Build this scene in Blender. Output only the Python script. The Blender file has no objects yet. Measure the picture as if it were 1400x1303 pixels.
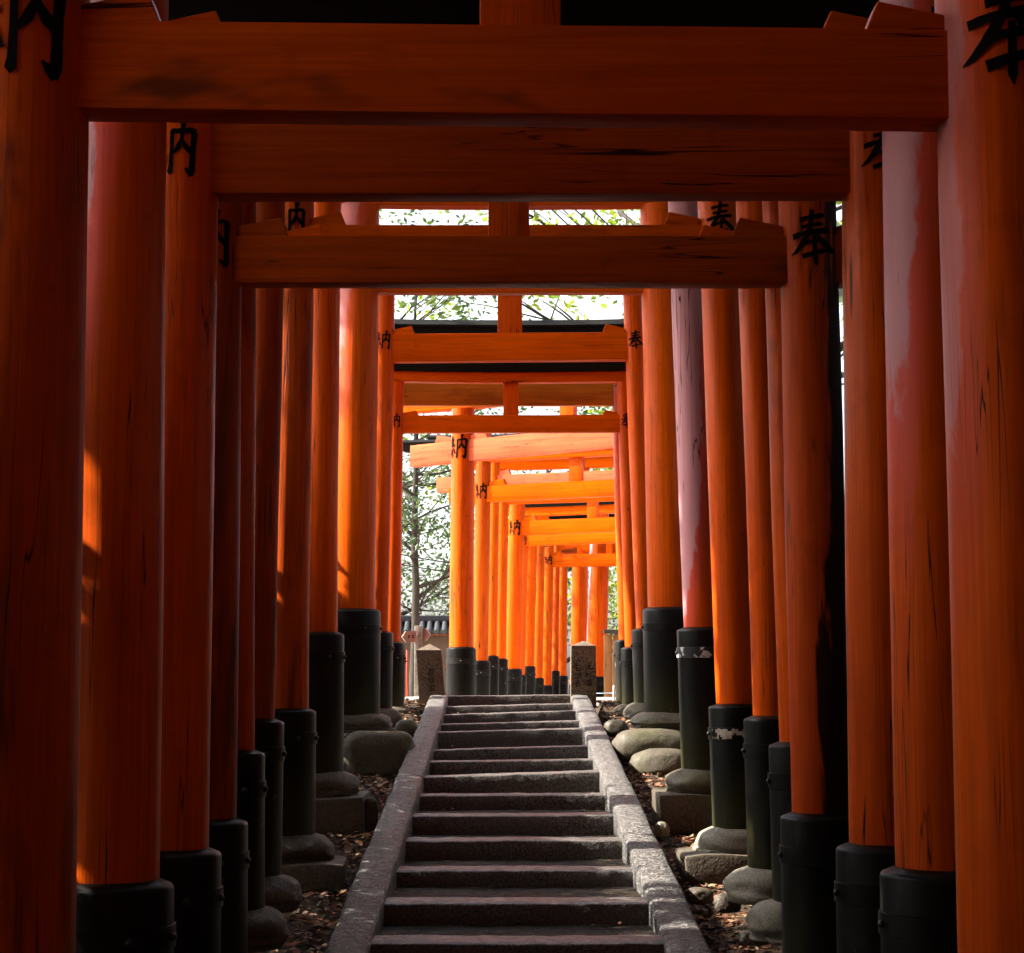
import bpy, bmesh, math, random
from mathutils import Vector, Matrix, noise as mnoise

# ------------------------------------------------------------------ camera, sky, sun, exposure
sc = bpy.context.scene
COL = sc.collection
F_PX, HORIZON, EYE = 2600.0, 935.0, 2.0
PITCH = math.atan((HORIZON - 651.5) / F_PX)
cam_data = bpy.data.cameras.new('camera')
cam = bpy.data.objects.new('camera', cam_data)
COL.objects.link(cam)
cam_data.sensor_fit = 'HORIZONTAL'
cam_data.sensor_width = 36.0
cam_data.lens = 36.0 * F_PX / 1400.0
cam_data.clip_start = 0.05
cam_data.clip_end = 2000
cam.location = (0, 0, EYE)
cam.rotation_euler = (math.pi / 2 + PITCH, 0, 0)
sc.camera = cam

SUN_AHEAD, SUN_ELEV = math.radians(4), math.radians(40)
sdir = Vector((-math.cos(SUN_AHEAD) * math.cos(SUN_ELEV), math.sin(SUN_AHEAD) * math.cos(SUN_ELEV), math.sin(SUN_ELEV)))
world = bpy.data.worlds.new('World')
sc.world = world
world.use_nodes = True
wn = world.node_tree.nodes
sky = wn.new('ShaderNodeTexSky')
sky.sky_type = 'NISHITA'
sky.sun_disc = False
sky.sun_elevation = SUN_ELEV
sky.sun_rotation = math.atan2(sdir.x, sdir.y)
sky.air_density = 1.0
sky.dust_density = 4.0
sky.ozone_density = 1.0
bg = wn['Background']
bg.inputs['Strength'].default_value = 0.15
hazy = wn.new('ShaderNodeHueSaturation')      # thin white overcast veil: less blue, same brightness
hazy.inputs['Saturation'].default_value = 0.4
world.node_tree.links.new(sky.outputs[0], hazy.inputs['Color'])
world.node_tree.links.new(hazy.outputs[0], bg.inputs[0])

sun_data = bpy.data.lights.new('sun', 'SUN')
sun_data.energy = 5.0
sun_data.angle = math.radians(0.5)
sun_data.color = (1.0, 0.93, 0.82)
sun = bpy.data.objects.new('sun', sun_data)
COL.objects.link(sun)
sun.rotation_euler = sdir.to_track_quat('Z', 'Y').to_euler()
sun.location = (-20, 5, 25)

vs = sc.view_settings
vs.view_transform = 'Standard'
vs.look = 'None'
vs.exposure = 2.05
vs.gamma = 1.0
vs.use_curve_mapping = False
sc.render.engine = 'CYCLES'
sc.cycles.use_denoising = True
sc.cycles.max_bounces = 6
sc.cycles.diffuse_bounces = 4
sc.cycles.glossy_bounces = 2
sc.cycles.transmission_bounces = 2
sc.cycles.adaptive_threshold = 0.07
sc.cycles.caustics_reflective = False
sc.cycles.caustics_refractive = False
sc.cycles.transparent_max_bounces = 6
sc.cycles.sample_clamp_indirect = 8.0

RND = random.Random(7)
PI = math.pi

# ------------------------------------------------------------------ helpers
def at(px, py, Y):
    """the point at forward distance Y that the photograph shows at (px, py)"""
    c, s = math.cos(PITCH), math.sin(PITCH)
    u = 651.5 - py
    dx, dy, dz = px - 700.0, F_PX * c - u * s, F_PX * s + u * c
    k = Y / dy
    return Vector((dx * k, Y, EYE + dz * k))

def X(px, Y): return at(px, HORIZON, Y).x
def Z(py, Y): return at(700, py, Y).z

def lerp_table(t, x):
    if x <= t[0][0]: return t[0][1]
    for (a, va), (b, vb) in zip(t, t[1:]):
        if x <= b: return va + (vb - va) * (x - a) / (b - a)
    return t[-1][1]

def nz(x, y=0.0, z=0.0): return mnoise.noise(Vector((x, y, z)))

def link(o, parent=None):
    COL.objects.link(o)
    if parent is not None: o.parent = parent
    return o

def mesh_obj(name, verts, faces, mat, parent=None, smooth=False, loc=None):
    me = bpy.data.meshes.new(name)
    me.from_pydata([tuple(v) for v in verts], [], faces)
    me.update()
    if smooth: me.polygons.foreach_set('use_smooth', [True] * len(me.polygons))
    if mat: me.materials.append(mat)
    o = bpy.data.objects.new(name, me)
    link(o, parent)
    if loc is not None: o.location = loc
    return o

def bm_obj(name, bm, mat, parent=None, smooth=False, loc=None):
    me = bpy.data.meshes.new(name)
    bm.to_mesh(me); bm.free()
    if smooth: me.polygons.foreach_set('use_smooth', [True] * len(me.polygons))
    if mat: me.materials.append(mat)
    o = bpy.data.objects.new(name, me)
    link(o, parent)
    if loc is not None: o.location = loc
    return o

def empty(name, loc, rz=0.0):
    o = bpy.data.objects.new(name, None)
    COL.objects.link(o)
    o.location = loc
    o.rotation_euler = (0, 0, rz)
    o.empty_display_size = 0.2
    return o

def tag(o, label=None, cat=None, group=None, kind=None):
    if label: o['label'] = label
    if cat: o['category'] = cat
    if group: o['group'] = group
    if kind: o['kind'] = kind
    return o

def auto_smooth(o, deg=35):
    me = o.data
    me.polygons.foreach_set('use_smooth', [True] * len(me.polygons))
    try: me.set_sharp_from_angle(angle=math.radians(deg))
    except Exception: pass
    return o

def box(name, lo, hi, mat, parent=None, bevel=0.006, loc=None, wob=0.0, seed=0, cuts=0, cut_axis=0):
    bm = bmesh.new()
    lo, hi = Vector(lo), Vector(hi)
    bmesh.ops.create_cube(bm, size=1.0)
    for v in bm.verts:
        v.co = Vector((lo[i] + (v.co[i] + .5) * (hi[i] - lo[i]) for i in range(3)))
    if bevel: bmesh.ops.bevel(bm, geom=list(bm.edges), offset=bevel, segments=2, profile=0.6, affect='EDGES')
    if cuts:
        for i in range(1, cuts):
            c = lo[cut_axis] + (hi[cut_axis] - lo[cut_axis]) * i / cuts
            n = Vector((0, 0, 0)); n[cut_axis] = 1
            p = Vector((0, 0, 0)); p[cut_axis] = c
            bmesh.ops.bisect_plane(bm, geom=list(bm.verts) + list(bm.edges) + list(bm.faces), plane_co=p, plane_no=n)
    if wob:
        for v in bm.verts:
            p = v.co * 2.3 + Vector((seed * 3.1, seed * 1.7, seed))
            v.co += Vector((nz(*p), nz(p.y, p.z, p.x), nz(p.z, p.x, p.y))) * wob
    o = bm_obj(name, bm, mat, parent, loc=loc)
    return auto_smooth(o, 40)

def tube_geo(pts, radii, n=8, verts=None, faces=None):
    verts = [] if verts is None else verts
    faces = [] if faces is None else faces
    base = len(verts)
    prev = None
    for i, p in enumerate(pts):
        p = Vector(p)
        a = Vector(pts[max(0, i - 1)]); b = Vector(pts[min(len(pts) - 1, i + 1)])
        d = (b - a).normalized()
        up = Vector((0, 0, 1)) if abs(d.z) < .9 else Vector((1, 0, 0))
        u = d.cross(up).normalized() if prev is None else (prev - d * prev.dot(d)).normalized()
        prev = u
        w = d.cross(u)
        for k in range(n):
            t = 2 * PI * k / n
            verts.append(p + (u * math.cos(t) + w * math.sin(t)) * radii[i])
    for i in range(len(pts) - 1):
        for k in range(n):
            a = base + i * n + k; b = base + i * n + (k + 1) % n
            faces.append((a, b, b + n, a + n))
    faces.append(tuple(base + k for k in range(n))[::-1])
    e = base + (len(pts) - 1) * n
    faces.append(tuple(e + k for k in range(n)))
    return verts, faces

def lathe(profile, n=40, axis_fn=None):
    """profile: (r, z) from bottom to top; axis_fn(z) -> (dx, dy)"""
    verts, faces = [], []
    for r, z in profile:
        dx, dy = axis_fn(z) if axis_fn else (0, 0)
        for k in range(n):
            t = 2 * PI * k / n
            verts.append(Vector((dx + r * math.cos(t), dy + r * math.sin(t), z)))
    m = len(profile)
    for i in range(m - 1):
        for k in range(n):
            a = i * n + k; b = i * n + (k + 1) % n
            faces.append((a, b, b + n, a + n))
    faces.append(tuple(range(n))[::-1])
    faces.append(tuple((m - 1) * n + k for k in range(n)))
    return verts, faces

# ------------------------------------------------------------------ materials
class NT:
    def __init__(self, name):
        self.m = bpy.data.materials.new(name)
        self.m.use_nodes = True
        self.t = self.m.node_tree
        self.b = self.t.nodes['Principled BSDF']
        self.out = self.t.nodes['Material Output']
    def n(self, typ, **kw):
        o = self.t.nodes.new(typ)
        for k, v in kw.items(): setattr(o, k, v)
        return o
    def l(self, a, b): self.t.links.new(a, b)
    def noise(self, vec, scale, detail=4, rough=.55, dist=0.0):
        o = self.n('ShaderNodeTexNoise')
        o.inputs['Scale'].default_value = scale
        o.inputs['Detail'].default_value = detail
        o.inputs['Roughness'].default_value = rough
        o.inputs['Distortion'].default_value = dist
        if vec is not None: self.l(vec, o.inputs['Vector'])
        return o.outputs['Fac']
    def mapping(self, vec, scale):
        o = self.n('ShaderNodeMapping')
        o.inputs['Scale'].default_value = scale
        self.l(vec, o.inputs['Vector'])
        return o.outputs[0]
    def ramp(self, fac, a, b, lo=0.0, hi=1.0):
        o = self.n('ShaderNodeMapRange', interpolation_type='SMOOTHSTEP')
        o.inputs['From Min'].default_value = a; o.inputs['From Max'].default_value = b
        o.inputs['To Min'].default_value = lo; o.inputs['To Max'].default_value = hi
        self.l(fac, o.inputs['Value'])
        return o.outputs[0]
    def math(self, op, a, b=None, clamp=False):
        o = self.n('ShaderNodeMath', operation=op, use_clamp=clamp)
        for i, v in enumerate((a, b)):
            if v is None: continue
            if isinstance(v, (int, float)): o.inputs[i].default_value = v
            else: self.l(v, o.inputs[i])
        return o.outputs[0]
    def mix(self, fac, a, b, blend='MIX'):
        o = self.n('ShaderNodeMix', data_type='RGBA', blend_type=blend)
        for s, v in ((o.inputs[0], fac), (o.inputs[6], a), (o.inputs[7], b)):
            if isinstance(v, (int, float)): s.default_value = v
            elif isinstance(v, tuple): s.default_value = (*v, 1) if len(v) == 3 else v
            else: self.l(v, s)
        return o.outputs[2]
    def bump(self, h, strength=.3, dist=.01, prev=None):
        o = self.n('ShaderNodeBump')
        o.inputs['Strength'].default_value = strength
        o.inputs['Distance'].default_value = dist
        self.l(h, o.inputs['Height'])
        if prev is not None: self.l(prev, o.inputs['Normal'])
        return o.outputs[0]
    def seeded(self):
        """object coordinates shifted by an object-wise random amount"""
        tc = self.n('ShaderNodeTexCoord'); oi = self.n('ShaderNodeObjectInfo')
        sca = self.n('ShaderNodeVectorMath', operation='SCALE')
        comb = self.n('ShaderNodeCombineXYZ')
        r = oi.outputs['Random']
        self.l(r, comb.inputs[0]); self.l(self.math('MULTIPLY', r, 3.7), comb.inputs[1]); self.l(self.math('MULTIPLY', r, 9.1), comb.inputs[2])
        self.l(comb.outputs[0], sca.inputs[0]); sca.inputs['Scale'].default_value = 13.0
        add = self.n('ShaderNodeVectorMath', operation='ADD')
        self.l(tc.outputs['Object'], add.inputs[0]); self.l(sca.outputs[0], add.inputs[1])
        return tc.outputs['Object'], add.outputs[0], r
    def fin(self, color=None, rough=None, normal=None, spec=None):
        for key, v in (('Base Color', color), ('Roughness', rough), ('Normal', normal), ('Specular IOR Level', spec)):
            if v is None: continue
            if isinstance(v, (int, float)): self.b.inputs[key].default_value = v
            elif isinstance(v, tuple): self.b.inputs[key].default_value = (*v, 1)
            else: self.l(v, self.b.inputs[key])
        return self.m

VERM = (0.70, 0.098, 0.0015)

def vermilion(name, axis='z', fade_sheen=0.0, stain=0.25, base=VERM, rough=.38, crack=1.0, dirt=0.0, bias=0.0):
    t = NT(name)
    obj, vec, rnd = t.seeded()
    st = {'z': (1, 1, .045), 'x': (.045, 1, 1)}[axis]
    grain_v = t.mapping(vec, st)
    grain = t.noise(grain_v, 26, 3, .6, .25)
    crack_n = t.noise(t.mapping(vec, {'z': (1, 1, .03), 'x': (.03, 1, 1)}[axis]), 9, 3, .62, .4)
    crk = t.math('ABSOLUTE', t.math('SUBTRACT', crack_n, .5))
    crk = t.ramp(crk, .0015, .008, 1, 0)
    gate = t.ramp(t.noise(vec, 1.1, 2), .45, .60)
    crk = t.math('MULTIPLY', crk, gate)
    broad = t.noise(t.mapping(vec, {'z': (1, 1, .3), 'x': (.3, 1, 1)}[axis]), 2.6, 2, .6)
    col = t.mix(t.ramp(broad, .3, .7), base, tuple(c * k for c, k in zip(base, (.86, .80, .75))))
    col = t.mix(t.ramp(grain, .42, .75, 0, .55), col, tuple(c * k for c, k in zip(base, (.55, .42, .4))))
    streak = t.noise(t.mapping(vec, {'z': (1, 1, .018), 'x': (.018, 1, 1)}[axis]), 75, 2, .6)
    col = t.mix(t.ramp(streak, .38, .66, 0, .38), col, tuple(c * k for c, k in zip(base, (.60, .48, .5))))
    blot = t.noise(vec, 7, 3, .6)
    col = t.mix(t.ramp(blot, .56, .74, 0, .32), col, tuple(c * k for c, k in zip(base, (.50, .40, .5))))
    # brown weather stains
    sn = t.noise(t.mapping(vec, {'z': (1, 1, .16), 'x': (.22, 1, 1)}[axis]), 3.1, 4, .68, .6)
    sm = t.math('MULTIPLY', t.ramp(sn, .56, .70), stain * 2.0, clamp=True)
    col = t.mix(sm, col, (.16, .030, .008))
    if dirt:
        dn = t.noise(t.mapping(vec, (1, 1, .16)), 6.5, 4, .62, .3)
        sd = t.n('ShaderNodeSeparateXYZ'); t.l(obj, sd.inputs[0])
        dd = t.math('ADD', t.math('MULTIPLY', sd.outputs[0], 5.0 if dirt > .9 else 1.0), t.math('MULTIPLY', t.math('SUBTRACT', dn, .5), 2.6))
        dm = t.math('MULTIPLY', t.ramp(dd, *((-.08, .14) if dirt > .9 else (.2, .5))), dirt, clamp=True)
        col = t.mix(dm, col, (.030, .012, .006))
    if fade_sheen:
        # sun-bleached paint with painted sky sheen, pinkish-white on local -x, ragged edge
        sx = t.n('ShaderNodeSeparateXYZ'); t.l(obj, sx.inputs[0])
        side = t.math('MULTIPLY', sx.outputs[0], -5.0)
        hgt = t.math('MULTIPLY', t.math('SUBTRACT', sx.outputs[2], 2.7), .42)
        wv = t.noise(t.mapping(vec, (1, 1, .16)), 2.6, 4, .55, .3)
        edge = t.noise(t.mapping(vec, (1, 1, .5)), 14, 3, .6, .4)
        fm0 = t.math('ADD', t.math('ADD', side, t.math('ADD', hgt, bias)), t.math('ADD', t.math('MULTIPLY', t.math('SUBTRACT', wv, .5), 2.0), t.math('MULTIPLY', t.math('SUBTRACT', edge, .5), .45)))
        fm = t.math('MULTIPLY', t.ramp(fm0, .66, .80), fade_sheen, clamp=True)
        col = t.mix(t.math('MULTIPLY', t.ramp(fm0, .12, .66), fade_sheen * .9, clamp=True), col, (.60, .07, .055))
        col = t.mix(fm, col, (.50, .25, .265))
    col = t.mix(t.math('MULTIPLY', crk, crack, clamp=True), col, (.035, .010, .005))
    h = t.math('SUBTRACT', t.math('ADD', t.math('MULTIPLY', grain, .6), t.math('MULTIPLY', streak, .35)), crk)
    nrm = t.bump(h, .45, .008)
    rg = t.ramp(broad, .3, .7, rough - .06, rough + .12)
    return t.fin(col, rg, nrm, .08 if axis == 'z' else .02)

M = {}
M['verm'] = vermilion('vermilion_paint')
M['verm_new'] = vermilion('vermilion_fresh_paint', stain=.10, base=(.74, .098, .0012), rough=.32, crack=.5)
M['verm_faint'] = vermilion('vermilion_faint_bleach_sheen_paint', fade_sheen=.45, stain=.25, bias=-.22)
M['verm_sheen_edge'] = vermilion('vermilion_edge_bleach_sheen_paint', bias=.14, fade_sheen=.85, stain=.15)  # faded paint plus a pink lit strip painted along the edge
M['verm_fade_sheen'] = vermilion('vermilion_bleach_sheen_paint', bias=-.10, fade_sheen=.8, stain=.12)
M['verm_pale'] = vermilion('vermilion_strong_bleach_sheen_paint', fade_sheen=.85, stain=.1, bias=.62)
M['verm_fade_sheen2'] = vermilion('vermilion_half_bleach_sheen_paint', fade_sheen=.45, stain=.2)
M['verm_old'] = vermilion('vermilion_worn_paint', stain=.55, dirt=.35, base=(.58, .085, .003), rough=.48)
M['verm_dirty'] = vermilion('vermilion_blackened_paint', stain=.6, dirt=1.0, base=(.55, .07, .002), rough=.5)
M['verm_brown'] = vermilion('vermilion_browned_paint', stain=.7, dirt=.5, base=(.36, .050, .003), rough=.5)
M['verm_beam'] = vermilion('vermilion_beam_paint', axis='x', stain=.3)
M['verm_beam_new'] = vermilion('vermilion_fresh_beam_paint', axis='x', stain=.10, base=(.74, .105, .0012), crack=.5)
M['verm_beam_old'] = vermilion('vermilion_worn_beam_paint', axis='x', stain=.6, base=(.58, .085, .004))
M['verm_beam_brown'] = vermilion('vermilion_browned_beam_paint', axis='x', stain=.5, base=(.40, .062, .005))
M['amber'] = vermilion('amber_weathered_beam', axis='x', stain=.25, base=(.50, .145, .014))
M['verm_beam_pink'] = vermilion('vermilion_pinkish_beam_paint', axis='x', stain=.08, base=(.78, .17, .075))

def black_paint(name='black_sleeve_paint', algae=.7, spec=.12):
    t = NT(name)
    obj, vec, rnd = t.seeded()
    sx = t.n('ShaderNodeSeparateXYZ'); t.l(obj, sx.inputs[0])
    n1 = t.noise(t.mapping(vec, (1, 1, .2)), 5, 6, .65)
    n2 = t.noise(vec, 38, 3)
    # algae film rising from the base
    h = t.math('ADD', sx.outputs[2], t.math('MULTIPLY', t.math('SUBTRACT', n1, .5), .9))
    alg = t.ramp(h, -.05, .45, algae, 0)
    col = t.mix(t.ramp(n1, .35, .7), (.004, .0037, .0035), (.010, .009, .0075))
    col = t.mix(alg, col, (.034, .032, .011))
    col = t.mix(t.ramp(t.noise(t.mapping(vec, (1, 1, .35)), 3.2, 4, .7), .5, .75, 0, .5 if algae > .3 else .1), col, (.024, .020, .015))
    chips = t.ramp(t.noise(t.mapping(vec, (1, 1, .4)), 16, 4, .7), .68, .70)
    col = t.mix(t.math('MULTIPLY', chips, .6), col, (.25, .22, .2))
    rg = t.ramp(n1, .3, .7, .28, .5)
    return t.fin(col, rg, t.bump(n2, .12, .004), spec)
M['black'] = black_paint()
M['black_gloss'] = black_paint('black_gloss_sleeve_paint', .05, .07)

def flaked_band():
    t = NT('flaked_band_metal')
    obj, vec, rnd = t.seeded()
    v = t.n('ShaderNodeTexVoronoi'); v.inputs['Scale'].default_value = 26; t.l(vec, v.inputs['Vector'])
    f = t.ramp(v.outputs['Color'], .50, .52)
    n = t.ramp(t.noise(vec, 7, 3), .54, .58)
    m = t.math('MULTIPLY', f, n)
    col = t.mix(m, (.012, .012, .012), (.55, .58, .62))
    return t.fin(col, .4, None, .5)
M['flaked'] = flaked_band()

def peeled_label():
    t = NT('peeled_label_band')
    obj, vec, rnd = t.seeded()
    n = t.ramp(t.noise(t.mapping(vec, (1, 1, 1.5)), 4.5, 4, .6), .55, .57)
    col = t.mix(n, (.014, .013, .012), (.58, .55, .50))
    col = t.mix(t.ramp(t.noise(vec, 14, 2), .62, .66), col, (.42, .22, .06))
    return t.fin(col, .5)
M['label_band'] = peeled_label()

def cap_black():
    t = NT('black_lintel_cap')
    obj, vec, rnd = t.seeded()
    n = t.noise(t.mapping(vec, (.2, 1, 1)), 7, 6, .65)
    col = t.mix(n, (.004, .0035, .003), (.014, .012, .009))
    return t.fin(col, .7, t.bump(n, .3, .01), .06)
M['cap'] = cap_black()

def simple(name, col, rough=.6, nscale=6, var=.25, bump=.15, bdist=.006, metal=0.0, spec=.4):
    t = NT(name)
    obj, vec, rnd = t.seeded()
    n = t.noise(vec, nscale, 5, .6)
    c = t.mix(t.ramp(n, .3, .7), col, tuple(x * (1 - var) for x in col))
    t.b.inputs['Metallic'].default_value = metal
    return t.fin(c, rough, t.bump(n, bump, bdist), spec)
M['ink'] = simple('black_ink_paint', (.007, .006, .006), .8, 20, .3, spec=.05)
M['paper'] = simple('dirty_label_paper', (.50, .45, .38), .8, 22, .65, .2, spec=.1)
M['bolt'] = simple('dark_bolt_metal', (.03, .03, .032), .35, 30, .3, metal=.6)

def granite(name, base=(.30, .285, .26), dark=(.10, .095, .085), scale=1.0, bump=.7, pits=True, tint=None, chisel=False, spec=.45, rl=.55, rh=.8):
    t = NT(name)
    obj, vec, rnd = t.seeded()
    big = t.noise(vec, 2.2 * scale, 3, .6)
    fine = t.noise(vec, 70 * scale, 2, .7)
    mid = t.noise(vec, 17 * scale, 3, .65, .3)
    col = t.mix(t.ramp(fine, .35, .66), dark, base)
    col = t.mix(t.ramp(big, .38, .68, 0, .6), col, tuple(a * .55 for a in base))
    if tint: col = t.mix(t.ramp(t.noise(vec, 3.1, 4), .48, .66, 0, .75), col, tint)
    h = t.math('ADD', t.math('MULTIPLY', mid, .8), t.math('MULTIPLY', fine, .35))
    if chisel:
        ch = t.noise(t.mapping(vec, (.30, 1, 1)), 60, 2, .65, .25)
        h = t.math('ADD', h, t.math('MULTIPLY', t.ramp(ch, .38, .60), 1.6))
        col = t.mix(t.ramp(ch, .36, .48, .8, 0), col, tuple(c * .5 for c in dark))
    nrm = t.bump(h, bump, .012)
    return t.fin(col, t.ramp(mid, .3, .7, rl, rh), nrm, spec)
M['kerb'] = granite('rough_granite_kerb', (.34, .315, .29), (.035, .031, .027), bump=1.0, chisel=True, spec=.6, rl=.42, rh=.7)
M['step'] = granite('granite_step', (.15, .136, .125), (.02, .017, .014), bump=.9, spec=.55, rl=.34, rh=.58)
M['post'] = granite('brown_granite_post', (.19, .135, .08), (.03, .021, .012), scale=.75, bump=.6)
M['boulder'] = granite('mossy_boulder', (.112, .090, .058), (.045, .035, .021), bump=.75, tint=(.075, .070, .026))
M['boulder_pale'] = granite('pale_boulder', (.30, .275, .22), (.16, .14, .10), bump=.45, tint=(.16, .14, .075))
M['slab'] = granite('brown_foundation_slab', (.13, .10, .068), (.042, .032, .022), bump=.8, tint=(.055, .05, .02))

def soil():
    t = NT('forest_soil')
    tc = t.n('ShaderNodeTexCoord'); vec = tc.outputs['Object']
    a = t.noise(vec, 1.6, 6, .65); b = t.noise(vec, 22, 6, .7, .5); c = t.noise(vec, 90, 3, .7)
    col = t.mix(t.ramp(b, .35, .68), (.024, .016, .010), (.075, .046, .026))
    col = t.mix(t.ramp(a, .5, .7, 0, .5), col, (.06, .052, .030))
    col = t.mix(t.ramp(c, .55, .75, 0, .7), col, (.19, .12, .07))
    h = t.math('ADD', b, t.math('MULTIPLY', c, .5))
    return t.fin(col, .9, t.bump(h, .9, .02), .25)
M['soil'] = soil()
M['tread'] = granite('packed_grit_tread', (.042, .033, .024), (.010, .008, .006), scale=1.2, bump=1.0, spec=.08)
M['path'] = granite('worn_stone_path', (.52, .48, .41), (.34, .31, .26), scale=.8, bump=.5)

def leafmat(name, cols, transl=.45, rough=.5):
    t = NT(name)
    geo = t.n('ShaderNodeNewGeometry')
    r = geo.outputs['Random Per Island']
    cr = t.n('ShaderNodeValToRGB')
    el = cr.color_ramp.elements
    while len(el) < len(cols): el.new(.5)
    for i, c in enumerate(cols):
        el[i].position = i / (len(cols) - 1); el[i].color = (*c, 1)
    t.l(r, cr.inputs[0])
    t.l(cr.outputs[0], t.b.inputs['Base Color'])
    t.b.inputs['Roughness'].default_value = rough
    if transl:
        tr = t.n('ShaderNodeBsdfTranslucent')
        br = t.mix(1.0, cr.outputs[0], (1.9, 2.0, .9), 'MULTIPLY')
        t.l(br, tr.inputs['Color'])
        mx = t.n('ShaderNodeMixShader'); mx.inputs[0].default_value = transl
        t.l(t.b.outputs[0], mx.inputs[1]); t.l(tr.outputs[0], mx.inputs[2])
        t.l(mx.outputs[0], t.out.inputs['Surface'])
    return t.m
M['leaf_ever'] = leafmat('evergreen_leaves', [(.022, .045, .020), (.036, .066, .026), (.060, .088, .030)], .28)
M['leaf_shade'] = leafmat('dark_evergreen_leaves', [(.022, .045, .018), (.035, .070, .024), (.05, .085, .026)], 0)
M['leaf_yel'] = leafmat('yellow_green_leaves', [(.075, .12, .022), (.11, .15, .028), (.16, .17, .035)], .5)
M['litter'] = leafmat('fallen_leaves', [(.08, .026, .009), (.17, .056, .018), (.25, .085, .026), (.30, .18, .09), (.08, .05, .03)], 0, .7)

def bark():
    t = NT('tree_bark')
    obj, vec, rnd = t.seeded()
    n = t.noise(t.mapping(vec, (1, 1, .2)), 12, 6, .7)
    col = t.mix(n, (.018, .014, .011), (.070, .058, .046))
    return t.fin(col, .9, t.bump(n, .8, .02), .2)
M['bark'] = bark()

# ------------------------------------------------------------------ the steps as measured, and the ground profile
STEPS = [  # y of the nosing at left / right end, stair width in pixels (gives distance)
    (1290.7, 1290.7, 393), (1236, 1236, 354.7), (1191, 1190, 317.7), (1150, 1149.5, 291), (1116, 1115, 271), (1088, 1087, 250),
    (1063, 1055, 237), (1042, 1039, 221), (1026, 1020, 208.5), (1001.5, 996, 196), (991, 985.5, 187), (977.5, 971.5, 179),
    (966.5, 961.5, 172), (952, 950, 166)]
STAIR_W = 1.38
steps = []
for yl, yr, w in STEPS:
    d = F_PX * STAIR_W / w
    steps.append((d, Z(yl, d), Z(yr, d)))
# further steps down, towards and behind the camera
while steps[0][0] > -3.0:
    d, a, b = steps[0]
    steps.insert(0, (d - 1.0, a - .09, b - .09))
nosing = [(d, (a + b) / 2) for d, a, b in steps]
TOP = nosing[-1]
walk = nosing + [(22.3, TOP[1] - .05), (24, TOP[1] - .12), (35, EYE - .55), (45, EYE - .85), (60, EYE - 1.0), (150, EYE - .6)]
def stair_z(y): return lerp_table(walk, y)
def xl(y): return -.664 + (-.72 + .664) * (y - 9.13) / 12.4
def xr(y): return .716 + (.66 - .716) * (y - 9.13) / 12.4

def ground_z(x, y):
    s = stair_z(y)
    ax = abs(x)
    if y < 22.6:
        side = s - (.15 + .03 * nz(x * 1.3, y * 1.1))
        if ax < .95 and y < 21.9: side = s - .34          # below the steps and kerb stones
        base = side
    else: base = s - .0
    if 20.6 < y < 22.6 and ax >= .95: base = s - (.15 + .03 * nz(x * 1.3, y * 1.1)) * (22.6 - y) / 2.0
    # banks outside the gates
    if ax > 2.0:
        base += (ax - 2.0) * (.10 if x > 0 else .02) + .12 * nz(x * .25, y * .25, 4)
        if x > 2.15 and y < 22: base += min(2.9, (x - 2.15) * 1.25) * max(0, min(1, (22 - y) / 5)) * (1 + .15 * nz(x * .7, y * .6, 6))   # steep earth bank, unseen, added to block light from the right
    return base + .025 * nz(x * 2.1, y * 2.3, 9)

# ground sheet: fine near the path, coarse out to the horizon
def axis_pts(fine_lo, fine_hi, fstep, lo, hi):
    p = []
    v = fine_lo
    while v < fine_hi - 1e-6: p.append(v); v += fstep
    p.append(fine_hi)
    step = fstep; v = fine_hi
    while v < hi: step *= 1.35; v += step; p.append(min(v, hi))
    step = fstep; v = fine_lo
    while v > lo: step *= 1.35; v -= step; p.insert(0, max(v, lo))
    return p
gx = axis_pts(-2.6, 2.6, .11, -600, 600)
gy = axis_pts(2.0, 26, .16, -400, 900)
def g_far(x, y):
    cx = max(-40, min(40, x)); cy = max(-30, min(150, y))
    return ground_z(cx, cy)
gv = [(x, y, g_far(x, y)) for y in gy for x in gx]
nx = len(gx)
gf = [(j * nx + i, j * nx + i + 1, (j + 1) * nx + i + 1, (j + 1) * nx + i) for j in range(len(gy) - 1) for i in range(nx - 1)]
tag(mesh_obj('ground', gv, gf, M['soil'], smooth=True), 'dark forest soil strewn with leaves beside the stone steps', kind='structure')

# ------------------------------------------------------------------ stone stairs
stairs = empty('stone_stairs', (0, 0, 0))
tag(stairs, 'flight of worn granite steps climbing between the gates', kind='structure')

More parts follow.
